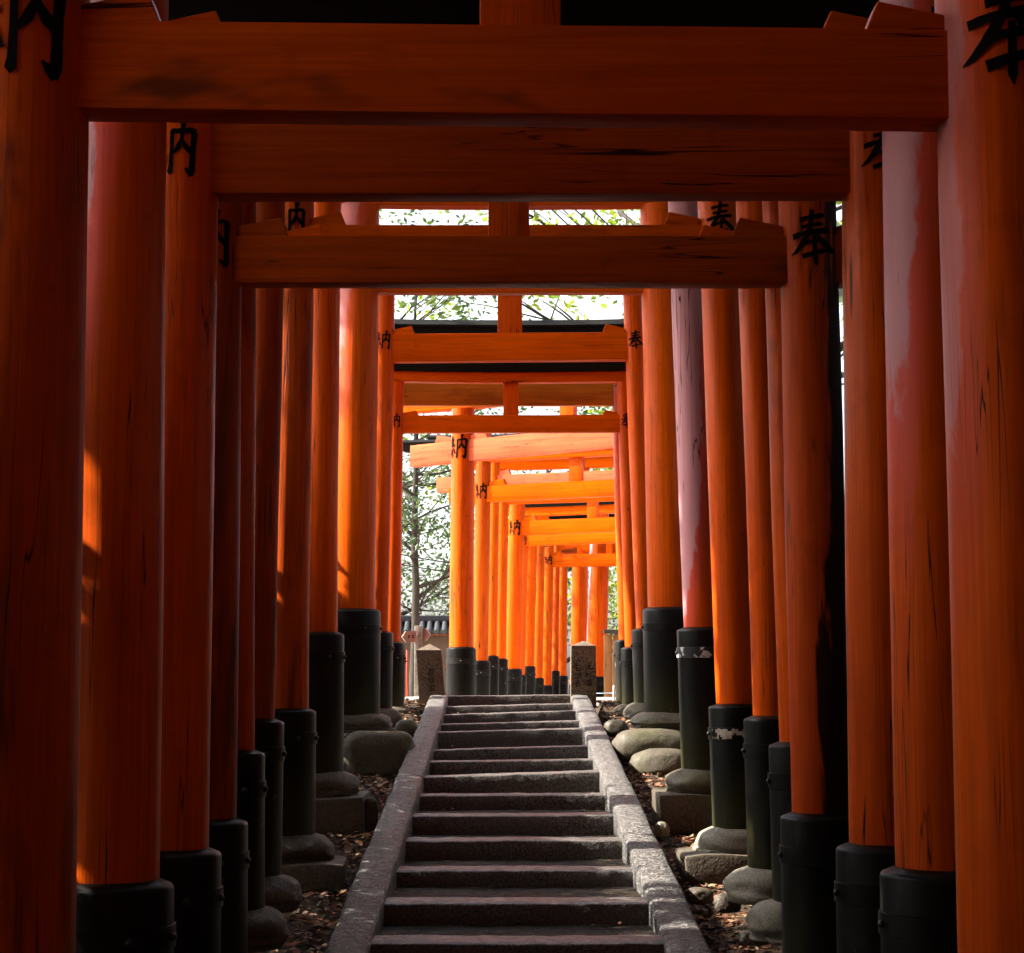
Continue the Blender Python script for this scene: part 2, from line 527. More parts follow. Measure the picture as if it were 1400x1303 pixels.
def make_step(i, d, zl, zr, d_next, riser):
    r = random.Random(100 + i)
    depth = min(.30, (d_next - d) * .4)
    x0, x1 = xl(d) - .02 + r.uniform(-.004, .004), xr(d) + .02
    n = 36
    prof_n = 9
    verts, faces = [], []
    H = riser + .18
    for k in range(n + 1):
        u = k / n
        x = x0 + (x1 - x0) * u
        z = zl + (zr - zl) * u
        wob = .005 * nz(x * 3.1, i * 7.3) + .003 * nz(x * 11, i * 3.3)
        wz = .004 * nz(x * 2.3, i * 5.1, 3) + .003 * nz(x * 12, i * 2.1, 3)
        rr = .009 + .008 * abs(nz(x * 6, i * 9.9, 7))
        pr = [(0, -H), (0, -H * .55), (-.002, -H * .3), (0, -rr), (rr * .3, -rr * .3), (rr, 0), (depth * .35, .004), (depth * .7, .004), (depth, .001), (depth, -H)]
        for q, (py, pz) in enumerate(pr):
            jag = .004 * nz(x * 17, q * 3.7, i)
            verts.append((x, d + py + (wob if q < 6 else 0) + (jag if q < 9 else 0), z + pz + (wz if 2 <= q < 9 else 0) + jag * .6))
    m = 10
    for k in range(n):
        for q in range(m - 1):
            a = k * m + q
            faces.append((a, a + m, a + m + 1, a + 1))
    faces.append(tuple(range(m)))
    faces.append(tuple(n * m + q for q in range(m))[::-1])
    o = mesh_obj('step_stone', verts, faces, M['step'], stairs, smooth=True)
    auto_smooth(o, 50)
    # packed grit behind the nosing stone
    nx_, ny_ = 20, 8
    v2, f2 = [], []
    y0, y1 = d + depth - .012, d_next + .03
    for b in range(ny_ + 1):
        for a in range(nx_ + 1):
            x = x0 + (x1 - x0) * a / nx_; y = y0 + (y1 - y0) * b / ny_
            u = a / nx_
            e = 1 if 0 < b < ny_ else 0
            v2.append((x, y, zl + (zr - zl) * u - .010 - .032 * (b / ny_) * (.8 + .3 * nz(x * 2, y)) + e * .012 * nz(x * 5, y * 5, 2)))
    for b in range(ny_):
        for a in range(nx_):
            q = b * (nx_ + 1) + a
            f2.append((q, q + 1, q + nx_ + 2, q + nx_ + 1))
    mesh_obj('tread_fill', v2, f2, M['tread'], stairs, smooth=True)

for i, (d, zl_, zr_) in enumerate(steps):
    last = i == len(steps) - 1
    dn = steps[i + 1][0] if not last else d + 2.2
    riser = (zl_ + zr_) / 2 - ((steps[i - 1][1] + steps[i - 1][2]) / 2 if i else zl_ - .1)
    make_step(i, d, zl_, zr_, dn, riser)

K0 = (steps[-14][0], (steps[-14][1] + steps[-14][2]) / 2 + .022)
K1 = (TOP[0], TOP[1] + .022)
# stringer kerbs on both sides, in long granite blocks
def kerb(side, d0, d1, seed):
    n = max(4, int((d1 - d0) / .22))
    verts, faces = [], []
    w = .20
    m = 9
    for k in range(n + 1):
        y = d0 + (d1 - d0) * k / n
        if k == 0: y += .006
        if k == n: y -= .006
        s = K0[1] + (K1[1] - K0[1]) * (y - K0[0]) / (K1[0] - K0[0])
        if y < .5: s = max(s, stair_z(y) + .05)
        xi = (xl(y) if side < 0 else xr(y)) + side * (.003 * nz(y * 2.3, seed))
        xo = xi + side * (w + .012 * nz(y * 1.1, seed, 5))
        e = .016
        j = lambda q: .006 * nz(y * 3.7, q * 2.2, seed)
        row = [(xi, s - .42), (xi, s - .15), (xi + side * j(1), s - e), (xi + side * e, s + j(2)), (xi + side * w * .35, s + .004 + j(3)),
               (xi + side * w * .68, s + .004 + j(4)), (xo - side * e, s + j(5)), (xo + j(6), s - e), (xo, s - .42)]
        for x, z in row: verts.append((x, y, z))
    for k in range(n):
        for q in range(m - 1):
            a = k * m + q
            f = (a, a + 1, a + m + 1, a + m)
            faces.append(f if side > 0 else f[::-1])
    f = tuple(range(m)); faces.append(f[::-1] if side > 0 else f)
    f = tuple(n * m + q for q in range(m)); faces.append(f if side > 0 else f[::-1])
    o = mesh_obj('kerb_stone', verts, faces, M['kerb'], stairs)
    auto_smooth(o, 50)
for side, cuts in ((-1, (-3, .6, 4.2, 7.4, 14.8, 21.6)), (1, (-3, 1.2, 5.0, 8.4, 13.75, 18.9, 21.6))):
    for k in range(len(cuts) - 1): kerb(side, cuts[k], cuts[k + 1], k * 5 + side)

# level path beyond the top step
pv, pf = [], []
ys = [TOP[0] + .55, TOP[0] + .75] + [TOP[0] + 1.0 + k * .8 for k in range(60)]
for y in ys:
    t_ = max(0, y - 24)
    cx = .05 + .082 * t_ + .0006 * t_ * t_
    for u in range(13):
        x = (-9.2 + 14.0 * u / 12) if y < 41.5 else cx - 2.4 + 7.0 * u / 12
        pv.append((x, y, max(stair_z(y), ground_z(x, y)) + (.03 if y > ys[0] + .1 else (-.02 if abs(x) < .95 else -.10)) + .01 * nz(x * 2, y * 2)))
for k in range(len(ys) - 1):
    for u in range(12):
        a = k * 13 + u; pf.append((a, a + 1, a + 14, a + 13))
tag(mesh_obj('path', pv, pf, M['path'], smooth=True), 'pale gravel forecourt and path between the far gates', kind='structure')

# ------------------------------------------------------------------ inscriptions: brush strokes on a unit square (x right, y up), (x, y, half width)
G_NOU = [  # offer / pay: thread radical + inside
    [(-.36, .46, .035), (-.44, .30, .04), (-.50, .20, .025)], [(-.28, .34, .02), (-.34, .18, .035), (-.46, .02, .03)],
    [(-.50, .20, .02), (-.34, .14, .03)], [(-.46, .02, .025), (-.32, .03, .035), (-.20, .06, .03)], [(-.30, .14, .02), (-.22, .02, .035)],
    [(-.36, .02, .025), (-.36, -.44, .03), (-.34, -.50, .01)], [(-.46, -.10, .015), (-.50, -.36, .03)], [(-.25, -.08, .015), (-.19, -.30, .035)],
    [(-.06, .30, .035), (-.06, 0, .032), (-.07, -.38, .035), (-.08, -.46, .05), (-.08, -.52, .006)],
    [(-.08, .28, .03), (.10, .29, .03), (.32, .31, .035), (.40, .27, .05)],
    [(.38, .29, .05), (.36, .0, .042), (.35, -.42, .045), (.32, -.52, .03)], [(.34, -.50, .04), (.26, -.44, .03), (.20, -.38, .008)],
    [(.16, .52, .05), (.15, .36, .035), (.13, .12, .035), (.06, -.02, .04), (-.04, -.13, .015)], [(.14, .12, .03), (.24, -.02, .04), (.34, -.10, .045)]]
G_HOU = [  # dedicate
    [(-.26, .34, .035), (-.10, .38, .03), (.22, .43, .035), (.28, .42, .01)], [(-.24, .20, .03), (-.08, .23, .026), (.18, .27, .032), (.24, .26, .01)],
    [(-.42, .03, .04), (-.2, .08, .034), (.3, .15, .04), (.40, .14, .012)],
    [(.02, .54, .04), (.0, .36, .035), (-.06, .14, .04), (-.20, -.10, .045), (-.36, -.26, .03), (-.48, -.33, .005)],
    [(.02, .14, .02), (.16, -.04, .04), (.36, -.20, .055), (.50, -.26, .02)],
    [(-.16, -.10, .03), (.0, -.07, .026), (.17, -.04, .03)], [(-.24, -.36, .042), (-.05, -.31, .032), (.2, -.25, .034), (.25, -.25, .01)],
    [(.02, .04, .028), (.02, -.2, .032), (.02, -.44, .036), (.03, -.54, .006)]]

def stroke_mesh(strokes, w, h, to3d):
    verts, faces = [], []
    for s in strokes:
        pts = []
        for (a, b) in zip(s, s[1:]):
            n = 4
            for k in range(n): pts.append(tuple(a[i] + (b[i] - a[i]) * k / n for i in range(3)))
        pts.append(s[-1])
        base = len(verts)
        for i, (x, y, hw) in enumerate(pts):
            a = pts[max(0, i - 1)]; b = pts[min(len(pts) - 1, i + 1)]
            dx, dy = b[0] - a[0], b[1] - a[1]
            L = math.hypot(dx, dy) or 1
            px_, py_ = -dy / L, dx / L
            hw *= 1.38 + .22 * nz(x * 14, y * 14, hw * 40)
            for sgn in (-1, 1): verts.append(to3d((x + px_ * hw * sgn) * w, (y + py_ * hw * sgn) * h))
        for i in range(len(pts) - 1):
            q = base + 2 * i
            faces.append((q, q + 1, q + 3, q + 2))
    return verts, faces

# ------------------------------------------------------------------ torii gates
def make_pillar(g, r, foot, head, mat, sleeve_top, sleeve_bot, glyph=None, glyph_z=None, glyph_h=.24, glyph_ang=0.0, n_band='black', seed=0, band=True, smat='black', peel=False, s_extra=.052):
    """foot / head: axis points in gate space"""
    foot, head = Vector(foot), Vector(head)
    Hh = head.z - foot.z
    lean = Vector(((head.x - foot.x) / Hh, (head.y - foot.y) / Hh))
    rr = random.Random(seed)
    prof = []
    N = 26
    for k in range(N + 1):
        u = k / N
        prof.append((r * (1.02 - .06 * u) * (1 + .008 * nz(u * 5, seed * 1.3)), u * Hh))
    ph = rr.uniform(0, 9)
    v, f = lathe(prof, 40, lambda z: (lean.x * z + .006 * nz(z * .8, ph), lean.y * z + .006 * nz(z * .8, ph + 5)))
    for q in v:   # hand-hewn, not quite round
        cx_, cy_ = lean.x * q.z, lean.y * q.z
        a_ = math.atan2(q.y - cy_, q.x - cx_)
        if glyph and abs(q.z + foot.z - glyph_z) < .3: continue
        k_ = 1 + .016 * nz(math.cos(a_) * 1.4 + seed, math.sin(a_) * 1.4, q.z * .55) + .006 * nz(math.cos(a_) * 4 + seed, math.sin(a_) * 4, q.z * 1.6)
        q.x = cx_ + (q.x - cx_) * k_; q.y = cy_ + (q.y - cy_) * k_
    p = auto_smooth(mesh_obj('pillar', v, f, mat, g, loc=foot), 50)
    if glyph:
        gz_ = glyph_z - foot.z
        R = r * (1.02 - .06 * gz_ / Hh) * 1.004 + .0045
        def to3d(x, y):
            a = -PI / 2 + glyph_ang + x / R
            z = gz_ + y
            return (lean.x * z + .006 * nz(z * .8, ph) + R * math.cos(a), lean.y * z + .006 * nz(z * .8, ph + 5) + R * math.sin(a), z)
        sh_ = .10 * nz(seed * 1.71, 2.2); glyph_h = glyph_h * (1 + .10 * nz(seed * 2.3, 5.1))
        glyph = [[(x_ + sh_ * y_ + .02 * nz(seed * 3.3, i_ * 1.9), y_ * (1 + .04 * nz(seed, i_)) , w_ * (1 + .35 * nz(seed * 1.3, i_ * 2.7))) for (x_, y_, w_) in st_] for i_, st_ in enumerate(glyph)]
        vv, ff = stroke_mesh(glyph, min(glyph_h * .92, 2.3 * r), glyph_h, to3d)
        mesh_obj('inscription', vv, ff, M['ink'], p)
    # black foot sleeve
    sr = r + s_extra
    h = sleeve_top - sleeve_bot
    c = foot + Vector((lean.x, lean.y, 0)) * (sleeve_bot - foot.z)
    pr = [(sr * 1.02, -.02), (sr * 1.01, h * .3), (sr, h * .7), (sr * .995, h - .012), (sr * .985, h - .003), (sr * .96, h + .004), (r * 1.01, h + .022)]
    v, f = lathe(pr, 40, lambda z: (lean.x * z, lean.y * z))
    s = auto_smooth(mesh_obj('sleeve', v, f, M[smat], g, loc=(c.x, c.y, sleeve_bot)), 35)
    if band:
        bz = h - .16
        bp = [(sr * 1.004, bz - .038), (sr * 1.004 + .006, bz - .036), (sr * 1.004 + .006, bz + .036), (sr * 1.004, bz + .038)]
        v, f = lathe(bp, 40, lambda z: (lean.x * z, lean.y * z))
        auto_smooth(mesh_obj('band', v, f[:-2], M[n_band] if n_band != 'black' else M['black'], s), 30)
        for a in (PI * 1.06 if foot.x > 0 else -PI * .06, -PI / 2 + .5):
            bm = bmesh.new()
            bmesh.ops.create_uvsphere(bm, u_segments=10, v_segments=6, radius=.014)
            for w in bm.verts: w.co += Vector(((sr + .010) * math.cos(a) + lean.x * bz, (sr + .010) * math.sin(a), bz))
            bm_obj('bolt', bm, M['bolt'], s, smooth=True)
    if peel:
        # remains of a paper label round the band
        NA, NB = 26, 5
        gv_, gf_ = [], []
        for b in range(NB + 1):
            for a in range(NA + 1):
                an = -PI * .5 - 1.15 + 1.75 * a / NA
                rag = .010 * nz(a * .9, b * .2, 3) if b in (0, NB) else 0
                z = bz - .030 + .060 * b / NB + rag
                R = sr * 1.004 + .0085
                gv_.append((R * math.cos(an) + lean.x * z, R * math.sin(an), z))
        for b in range(NB):
            for a in range(NA):
                if nz(a * .33, b * .5, 7.7) < -.22: continue
                q = b * (NA + 1) + a
                gf_.append((q, q + 1, q + NA + 2, q + NA + 1))
        mesh_obj('peeled_label', gv_, gf_, M['paper'], s)
    return p

def beam(name, g, x0, x1, y0, y1, zb0, zb1, h, mat, bevel=.008, seed=0):
    """a slightly uneven squared beam whose underside runs from zb0 (at x0) to zb1 (at x1)"""
    cx = (x0 + x1) / 2; cz = (zb0 + zb1) / 2
    o = box(name, (x0 - cx, y0, 0), (x1 - cx, y1, h), mat, g, bevel=bevel, loc=(cx, 0, cz), wob=.004, seed=seed, cuts=8, cut_axis=0)
    k = (zb1 - zb0) / (x1 - x0)
    for v in o.data.vertices: v.co.z += v.co.x * k
    return o

def make_cap(g, x0, x1, zc, h, depth, k, sori=.05, seed=0):
    n = 16
    cx = (x0 + x1) / 2; L = (x1 - x0) / 2
    prof = [(-depth / 2, 0), (-depth / 2 - .03, h * .62), (-depth / 2 - .045, h * .66), (-depth / 2 - .045, h * .74), (0, h), (depth / 2 + .045, h * .74), (depth / 2 + .045, h * .66), (depth / 2 + .03, h * .62), (depth / 2, 0)]
    verts, faces = [], []
    for i in range(n + 1):
        u = -1 + 2 * i / n
        for (y, z) in prof:
            ex = u * L * (1 + .02 * z / h)
            verts.append((ex, y, z + sori * abs(u) ** 3 + k * ex + .004 * nz(u * 6, y * 4, seed)))
    m = len(prof)
    for i in range(n):
        for q in range(m):
            a = i * m + q; b = i * m + (q + 1) % m
            faces.append((a, a + m, b + m, b))
    faces.append(tuple(range(m))[::-1]); faces.append(tuple(n * m + q for q in range(m)))
    o = mesh_obj('lintel_cap', verts, faces, M['cap'], g, loc=(cx, 0, zc))
    return auto_smooth(o, 30)

def make_lintel(g, x0, x1, zb, h, depth, k, mat, sori=.05, seed=0):
    n = 16
    cx = (x0 + x1) / 2; L = (x1 - x0) / 2
    prof = [(-depth / 2 + .006, 0), (-depth / 2, .006), (-depth / 2, h), (depth / 2, h), (depth / 2, .006), (depth / 2 - .006, 0)]
    verts, faces = [], []
    for i in range(n + 1):
        u = -1 + 2 * i / n
        for (y, z) in prof: verts.append((u * L, y, z + sori * abs(u) ** 3 + k * u * L + .003 * nz(u * 6, y * 4, seed)))
    m = len(prof)
    for i in range(n):
        for q in range(m):
            a = i * m + q; b = i * m + (q + 1) % m
            faces.append((a, a + m, b + m, b))
    faces.append(tuple(range(m))[::-1]); faces.append(tuple(n * m + q for q in range(m)))
    o = mesh_obj('lintel', verts, faces, mat, g, loc=(cx, 0, zb))
    return auto_smooth(o, 30)

def wedge(g, x_in, x_pillar, z, h0, h1, y0, y1, mat):
    """sits on the tie beam beside a pillar; high at its free end (x_in), slanted end face"""
    s = 1 if x_pillar > x_in else -1
    t = .03 * s
    P = [(x_in - t * .6, z), (x_in + t * .6, z + h0), (x_pillar, z + h1), (x_pillar, z)]
    verts = [(x, y0, zz) for x, zz in P] + [(x, y1, zz) for x, zz in P]
    faces = [(0, 1, 2, 3), (4, 7, 6, 5), (0, 4, 5, 1), (1, 5, 6, 2), (2, 6, 7, 3), (3, 7, 4, 0)]
    if s < 0: faces = [f[::-1] for f in faces]
    bm = bmesh.new()
    vs_ = [bm.verts.new(v) for v in verts]
    for f in faces: bm.faces.new([vs_[i] for i in f])
    bmesh.ops.recalc_face_normals(bm, faces=list(bm.faces))
    bmesh.ops.bevel(bm, geom=list(bm.edges), offset=.004, segments=1, affect='EDGES')
    return bm_obj('wedge', bm, mat, g)

def make_gate(loc, rz, S, seed):
    """S: everything in gate space (origin on the ground between the pillars, x along the gate)"""
    g = empty('torii_gate', loc, rz)
    r = S['r']
    zt = S['lintel_z']
    k = S.get('roll', 0.0)
    for sgn, key in ((-1, 'L'), (1, 'R')):
        foot = (S['foot' + key], 0, S['sleeve_bot' + key] - .03)
        head = (S['head' + key], 0, zt + k * S['head' + key] + .01)
        make_pillar(g, r, foot, head, S['mat' + key], S['sleeve_top' + key], S['sleeve_bot' + key],
                    S['glyph' + key], S.get('glyph_z' + key, S['glyph_z']) + k * S['head' + key], S.get('glyph_h', .23), S.get('glyph_ang' + key, S.get('glyph_ang', 0)), S.get('band' + key, 'black'), seed * 2 + (sgn > 0), smat=S.get('smat', 'black'), peel=S.get('peel' + key, False), s_extra=S.get('s_extra', .052))
    t, nh, nzb = S['tie_t'], S['tie_h'], S['tie_z']
    ext = S.get('tie_ext', .36)
    xlt, xrt = S['headL'], S['headR']
    xa, xb = xlt - r - ext, xrt + r + ext
    beam('tie_beam', g, xa, xb, -t / 2, t / 2, nzb + k * xa, nzb + k * xb, nh, S['tie_mat'], seed=seed)
    # wedges, two on each side of each pillar
    wl = S.get('wedge', .20)
    hh = S.get('wedge_h', .085)
    tw = t * .42
    for xp, s in ((xlt + r * .9, 1), (xlt - r * .9, -1), (xrt - r * .9, -1), (xrt + r * .9, 1)):
        xi = xp + s * (wl + .02 * nz(seed, xp))
        z0 = nzb + nh + k * (xp + xi) / 2 - .003
        wedge(g, xi, xp, z0, hh, hh * .55, -tw, tw, S['wedge_mat'])
    # centre strut
    sw = S['strut_w']; cx = S.get('strut_x', (xlt + xrt) / 2)
    box('strut', (-sw / 2, -t * .36, 0), (sw / 2, t * .36, zt - nzb - nh + .01), S['strut_mat'], g, bevel=.006, loc=(cx, 0, nzb + nh + k * cx - .002))
    ov = S.get('over', .75)
    make_lintel(g, xlt - r - ov, xrt + r + ov, zt, S['lintel_h'], S['lintel_d'], k, S['lintel_mat'], seed=seed)
    make_cap(g, xlt - r - ov - .10, xrt + r + ov + .10, zt + S['lintel_h'] + .001, S['cap_h'], S['lintel_d'] + .07, k, seed=seed)
    return g

ORD = ['nearest', 'second', 'third', 'fourth', 'fifth', 'sixth', 'seventh', 'eighth', 'ninth', 'tenth', 'eleventh', 'twelfth']
# straight row over the stairs:  d, top inner edges (x,y) L R, base inner edges L R, radius, sleeve top L R, sleeve bottom L R,
# tie beam top, bottom, tilt; lintel bottom; lintel height m; cap height m; strut px; mats
P = [
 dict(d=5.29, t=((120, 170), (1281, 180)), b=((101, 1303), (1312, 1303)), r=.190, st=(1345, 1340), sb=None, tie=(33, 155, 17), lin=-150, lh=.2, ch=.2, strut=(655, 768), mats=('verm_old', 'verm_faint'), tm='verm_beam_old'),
 dict(d=6.39, t=((229, 190), (1204, 190)), b=((216, 1210), (1225, 1194)), r=.160, st=(1211, 1194), sb=None, tie=(46, 148, 0), lin=-60, lh=.2, ch=.2, strut=(665, 755), mats=('verm_sheen_edge', 'verm_fade_sheen'), tm='verm_beam'),
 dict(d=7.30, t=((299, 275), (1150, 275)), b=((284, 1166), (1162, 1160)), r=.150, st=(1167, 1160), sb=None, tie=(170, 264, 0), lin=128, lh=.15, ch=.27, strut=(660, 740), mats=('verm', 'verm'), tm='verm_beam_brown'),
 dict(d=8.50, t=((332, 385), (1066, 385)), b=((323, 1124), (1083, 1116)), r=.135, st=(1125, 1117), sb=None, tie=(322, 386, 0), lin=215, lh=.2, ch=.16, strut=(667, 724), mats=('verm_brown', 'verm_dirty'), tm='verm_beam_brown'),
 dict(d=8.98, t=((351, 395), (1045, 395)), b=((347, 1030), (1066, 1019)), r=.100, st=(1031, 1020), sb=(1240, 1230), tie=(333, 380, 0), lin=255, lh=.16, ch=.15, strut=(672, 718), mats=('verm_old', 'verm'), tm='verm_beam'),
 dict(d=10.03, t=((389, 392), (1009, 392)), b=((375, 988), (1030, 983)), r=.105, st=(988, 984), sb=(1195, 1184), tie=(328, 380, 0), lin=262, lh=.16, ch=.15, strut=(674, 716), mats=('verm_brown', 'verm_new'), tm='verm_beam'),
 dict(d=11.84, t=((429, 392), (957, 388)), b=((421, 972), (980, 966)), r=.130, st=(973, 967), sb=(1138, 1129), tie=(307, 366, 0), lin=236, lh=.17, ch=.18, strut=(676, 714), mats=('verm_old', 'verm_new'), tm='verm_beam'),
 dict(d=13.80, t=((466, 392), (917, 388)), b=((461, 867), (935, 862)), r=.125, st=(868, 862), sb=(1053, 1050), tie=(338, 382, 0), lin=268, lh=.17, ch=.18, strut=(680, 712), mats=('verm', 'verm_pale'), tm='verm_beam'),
 dict(d=17.50, t=((519, 392), (876, 388)), b=((513, 835), (886, 834)), r=.200, st=(836, 834), sb=(974, 971), tie=(352, 400, 0), lin=284, lh=.22, ch=.22, strut=(678, 716), mats=('verm_fade_sheen2', 'verm'), tm='verm_beam_new'),
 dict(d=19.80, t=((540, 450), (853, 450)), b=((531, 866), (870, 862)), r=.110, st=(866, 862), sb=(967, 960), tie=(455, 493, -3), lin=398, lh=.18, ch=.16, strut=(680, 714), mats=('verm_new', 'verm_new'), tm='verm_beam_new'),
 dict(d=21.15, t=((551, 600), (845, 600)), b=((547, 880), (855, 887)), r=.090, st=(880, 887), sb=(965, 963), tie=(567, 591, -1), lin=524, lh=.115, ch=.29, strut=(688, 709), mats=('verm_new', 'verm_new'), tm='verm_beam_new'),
 dict(d=21.90, t=((551, 600), (838, 600)), b=((548, 885), (846, 877)), r=.080, st=(885, 877), sb=(962, 958), tie=(521, 554, 0), lin=514, lh=.33, ch=.33, strut=(690, 707), mats=('verm_new', 'verm_fade_sheen2'), tm='amber'),
]
LAB = [
 'nearest torii gate, its thick dark pillars cut off by both picture edges',
 'second torii gate from the front, its pillars bleached and sheen-painted pink on one side',
 'third torii gate from the front, with the wide dark red tie beam',
 'fourth torii gate from the front, soot-blackened right pillar and brown tie beam',
 'fifth torii gate from the front, with slim pillars right behind the blackened gate',
 'sixth torii gate from the front, slim, its left pillar blackened',
 'seventh torii gate from the front, its right sleeve carrying a peeled label',
 'eighth torii gate from the front, right pillar bleached pale, flaked metal band on its sleeve',
 'ninth torii gate from the front, the fat pillared one near the top of the stairs',
 'tenth torii gate from the front, bright orange with wedges and black roof behind it',
 'eleventh torii gate, the low slim one at the stone posts',
 'twelfth torii gate, close behind the low slim one at the head of the stairs']
stone_jobs = []
for i, q in enumerate(P):
    d = q['d']; r = q['r']
    tl, tr = at(*q['t'][0], d), at(*q['t'][1], d)
    bl, br = at(*q['b'][0], d), at(*q['b'][1], d)
    gz0 = ground_z(1.4, d)
    zt = Z(q['lin'], d)
    sbL, sbR = ([Z(y, d) for y in q['sb']] if q['sb'] else (gz0 + .15, gz0 + .13))
    stL, stR = Z(q['st'][0], d), Z(q['st'][1], d)
    if i == 0: stL = stR = gz0 + .62
    def ext(a, b, z): return a.x + (b.x - a.x) * (z - a.z) / (b.z - a.z)
    footL, headL = ext(bl, tl, sbL) - r, ext(bl, tl, zt) - r
    footR, headR = ext(br, tr, sbR) + r, ext(br, tr, zt) + r
    tie_b = Z(q['tie'][1], d - .07); tie_t_ = Z(q['tie'][0], d - .07)
    tilt = -(q['tie'][2]) / F_PX * d / (headR - headL)
    ax = (q['strut'][0] + q['strut'][1]) / 2
    S = dict(r=r, footL=footL, headL=headL, footR=footR, headR=headR, lintel_z=zt - gz0, sleeve_topL=stL - gz0, sleeve_topR=stR - gz0,
             sleeve_botL=sbL - gz0, sleeve_botR=sbR - gz0, tie_z=tie_b - gz0, tie_h=tie_t_ - tie_b, tie_t=.14 if r > .1 else .10,
             roll=0.0, strut_w=(q['strut'][1] - q['strut'][0]) / F_PX * d, strut_x=X(ax, d), lintel_h=q['lh'], cap_h=q['ch'], lintel_d=.20 if r > .1 else .15,
             matL=M[q['mats'][0]], matR=M[q['mats'][1]], tie_mat=M[q['tm']], wedge_mat=M[q['tm']], strut_mat=M['verm'], lintel_mat=M['verm_beam'],
             glyphL=G_NOU, glyphR=G_HOU, glyph_h=.31 if i == 0 else .215 if i == 2 else min(.26, r * 1.75), glyph_z=0, wedge=.21 if r > .1 else .16, wedge_h=.09 if r > .1 else .06, over=.55)
    S['tie_tilt'] = tilt
    gy_ = {0: 34, 2: 215, 3: 334, 6: 308, 9: 467, 10: 576}.get(i, (q['tie'][0] + q['tie'][1]) / 2 - 12)
    S['glyph_z'] = Z(gy_, d) - gz0
    if i == 0: S.update(glyph_zL=Z(50, d) - gz0, glyph_zR=Z(64, d) - gz0, glyph_angL=.20, glyph_angR=-.10, glyph_h=.315)
    if i == 7: S['bandR'] = 'flaked'
    if i == 6: S['peelR'] = True
    g = make_gate((0, d, gz0), 0, S, i + 1)
    if tilt:
        for ch in g.children:
            if ch.name.startswith('tie_beam'):
                for v in ch.data.vertices: v.co.z += tilt * v.co.x
            elif ch.name.startswith('wedge'):
                mx_ = sum(v.co.x for v in ch.data.vertices) / len(ch.data.vertices)
                for v in ch.data.vertices: v.co.z += tilt * mx_
    tag(g, LAB[i], 'torii gate', 'torii gates over the stone stairs')
    for key, fx, sb_ in (('left', footL, sbL), ('right', footR, sbR)):
        stone_jobs.append((i, key, fx, d, sb_, r))

# tunnel continued behind the camera by unseen gates, added to shut out light
for j, d in enumerate([4.15 - .66 * k for k in range(18)]):
    gz0 = ground_z(1.4, d)
    r = .17
    S = dict(r=r, footL=-1.36 - r, headL=-1.34 - r, footR=1.36 + r, headR=1.34 + r, lintel_z=4.25, sleeve_topL=.62, sleeve_topR=.60, sleeve_botL=.13, sleeve_botR=.13,
             tie_z=3.66, tie_h=.25, tie_t=.14, strut_w=.22, lintel_h=.2, cap_h=.2, lintel_d=.2, matL=M['verm'], matR=M['verm'], tie_mat=M['verm_beam'], wedge_mat=M['verm_beam'],
             strut_mat=M['verm'], lintel_mat=M['verm_beam'], glyphL=G_NOU, glyphR=G_HOU, glyph_z=3.8, over=.55)
    g = make_gate((0, d, gz0), 0, S, 40 + j)
    tag(g, 'torii gate added behind the viewer to shut out light, out of the picture', 'torii gate', 'added gates behind the viewer')

# ------------------------------------------------------------------ the row that goes on beyond the stairs, turned to the right
# left pillar: centre px at mid height, distance, diameter px, sleeve top y, tie beam (top, bottom) y beside the pillar, mats, rotation
Q = [
 dict(x=633, d=24.3, w=33, st=887, tie=(603, 632), mat='verm_fade_sheen2', tm='verm_beam_pink', rot=28, roll=.032, xb=630.5, ext=.60, over=.85, gly=612),
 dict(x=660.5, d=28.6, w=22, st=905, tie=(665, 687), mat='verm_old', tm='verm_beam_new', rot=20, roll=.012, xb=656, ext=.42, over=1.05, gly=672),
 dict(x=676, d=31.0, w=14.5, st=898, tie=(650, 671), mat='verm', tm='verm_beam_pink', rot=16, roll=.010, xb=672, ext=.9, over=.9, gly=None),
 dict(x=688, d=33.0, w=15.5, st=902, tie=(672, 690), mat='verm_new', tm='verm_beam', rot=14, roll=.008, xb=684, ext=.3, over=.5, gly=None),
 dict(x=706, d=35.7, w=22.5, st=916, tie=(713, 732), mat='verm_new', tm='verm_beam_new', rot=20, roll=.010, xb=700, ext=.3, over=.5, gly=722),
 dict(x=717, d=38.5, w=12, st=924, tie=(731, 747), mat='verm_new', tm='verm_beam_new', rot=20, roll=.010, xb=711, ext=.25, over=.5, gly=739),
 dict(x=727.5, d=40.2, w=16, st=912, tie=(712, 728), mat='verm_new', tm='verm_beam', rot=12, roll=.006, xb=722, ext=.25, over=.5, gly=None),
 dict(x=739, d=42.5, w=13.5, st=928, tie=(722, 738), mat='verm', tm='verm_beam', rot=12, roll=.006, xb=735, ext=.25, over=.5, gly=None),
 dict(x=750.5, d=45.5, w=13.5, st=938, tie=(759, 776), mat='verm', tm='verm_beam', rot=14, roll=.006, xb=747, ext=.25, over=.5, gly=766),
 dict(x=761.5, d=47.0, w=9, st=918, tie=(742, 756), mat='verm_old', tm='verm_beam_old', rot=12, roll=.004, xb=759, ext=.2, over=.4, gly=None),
 dict(x=770.5, d=49.0, w=12.5, st=925, tie=(745, 758), mat='verm_fade_sheen2', tm='verm_beam', rot=12, roll=.004, xb=768.5, ext=.2, over=.4, gly=None),
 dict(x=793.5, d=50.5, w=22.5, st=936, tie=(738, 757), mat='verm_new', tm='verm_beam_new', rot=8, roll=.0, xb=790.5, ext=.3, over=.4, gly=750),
 dict(x=819.5, d=46.0, w=28, st=926, tie=(742, 761), mat='verm_fade_sheen', tm='verm_beam_new', rot=8, roll=.0, xb=815, ext=.3, over=.3, gly=None),
]
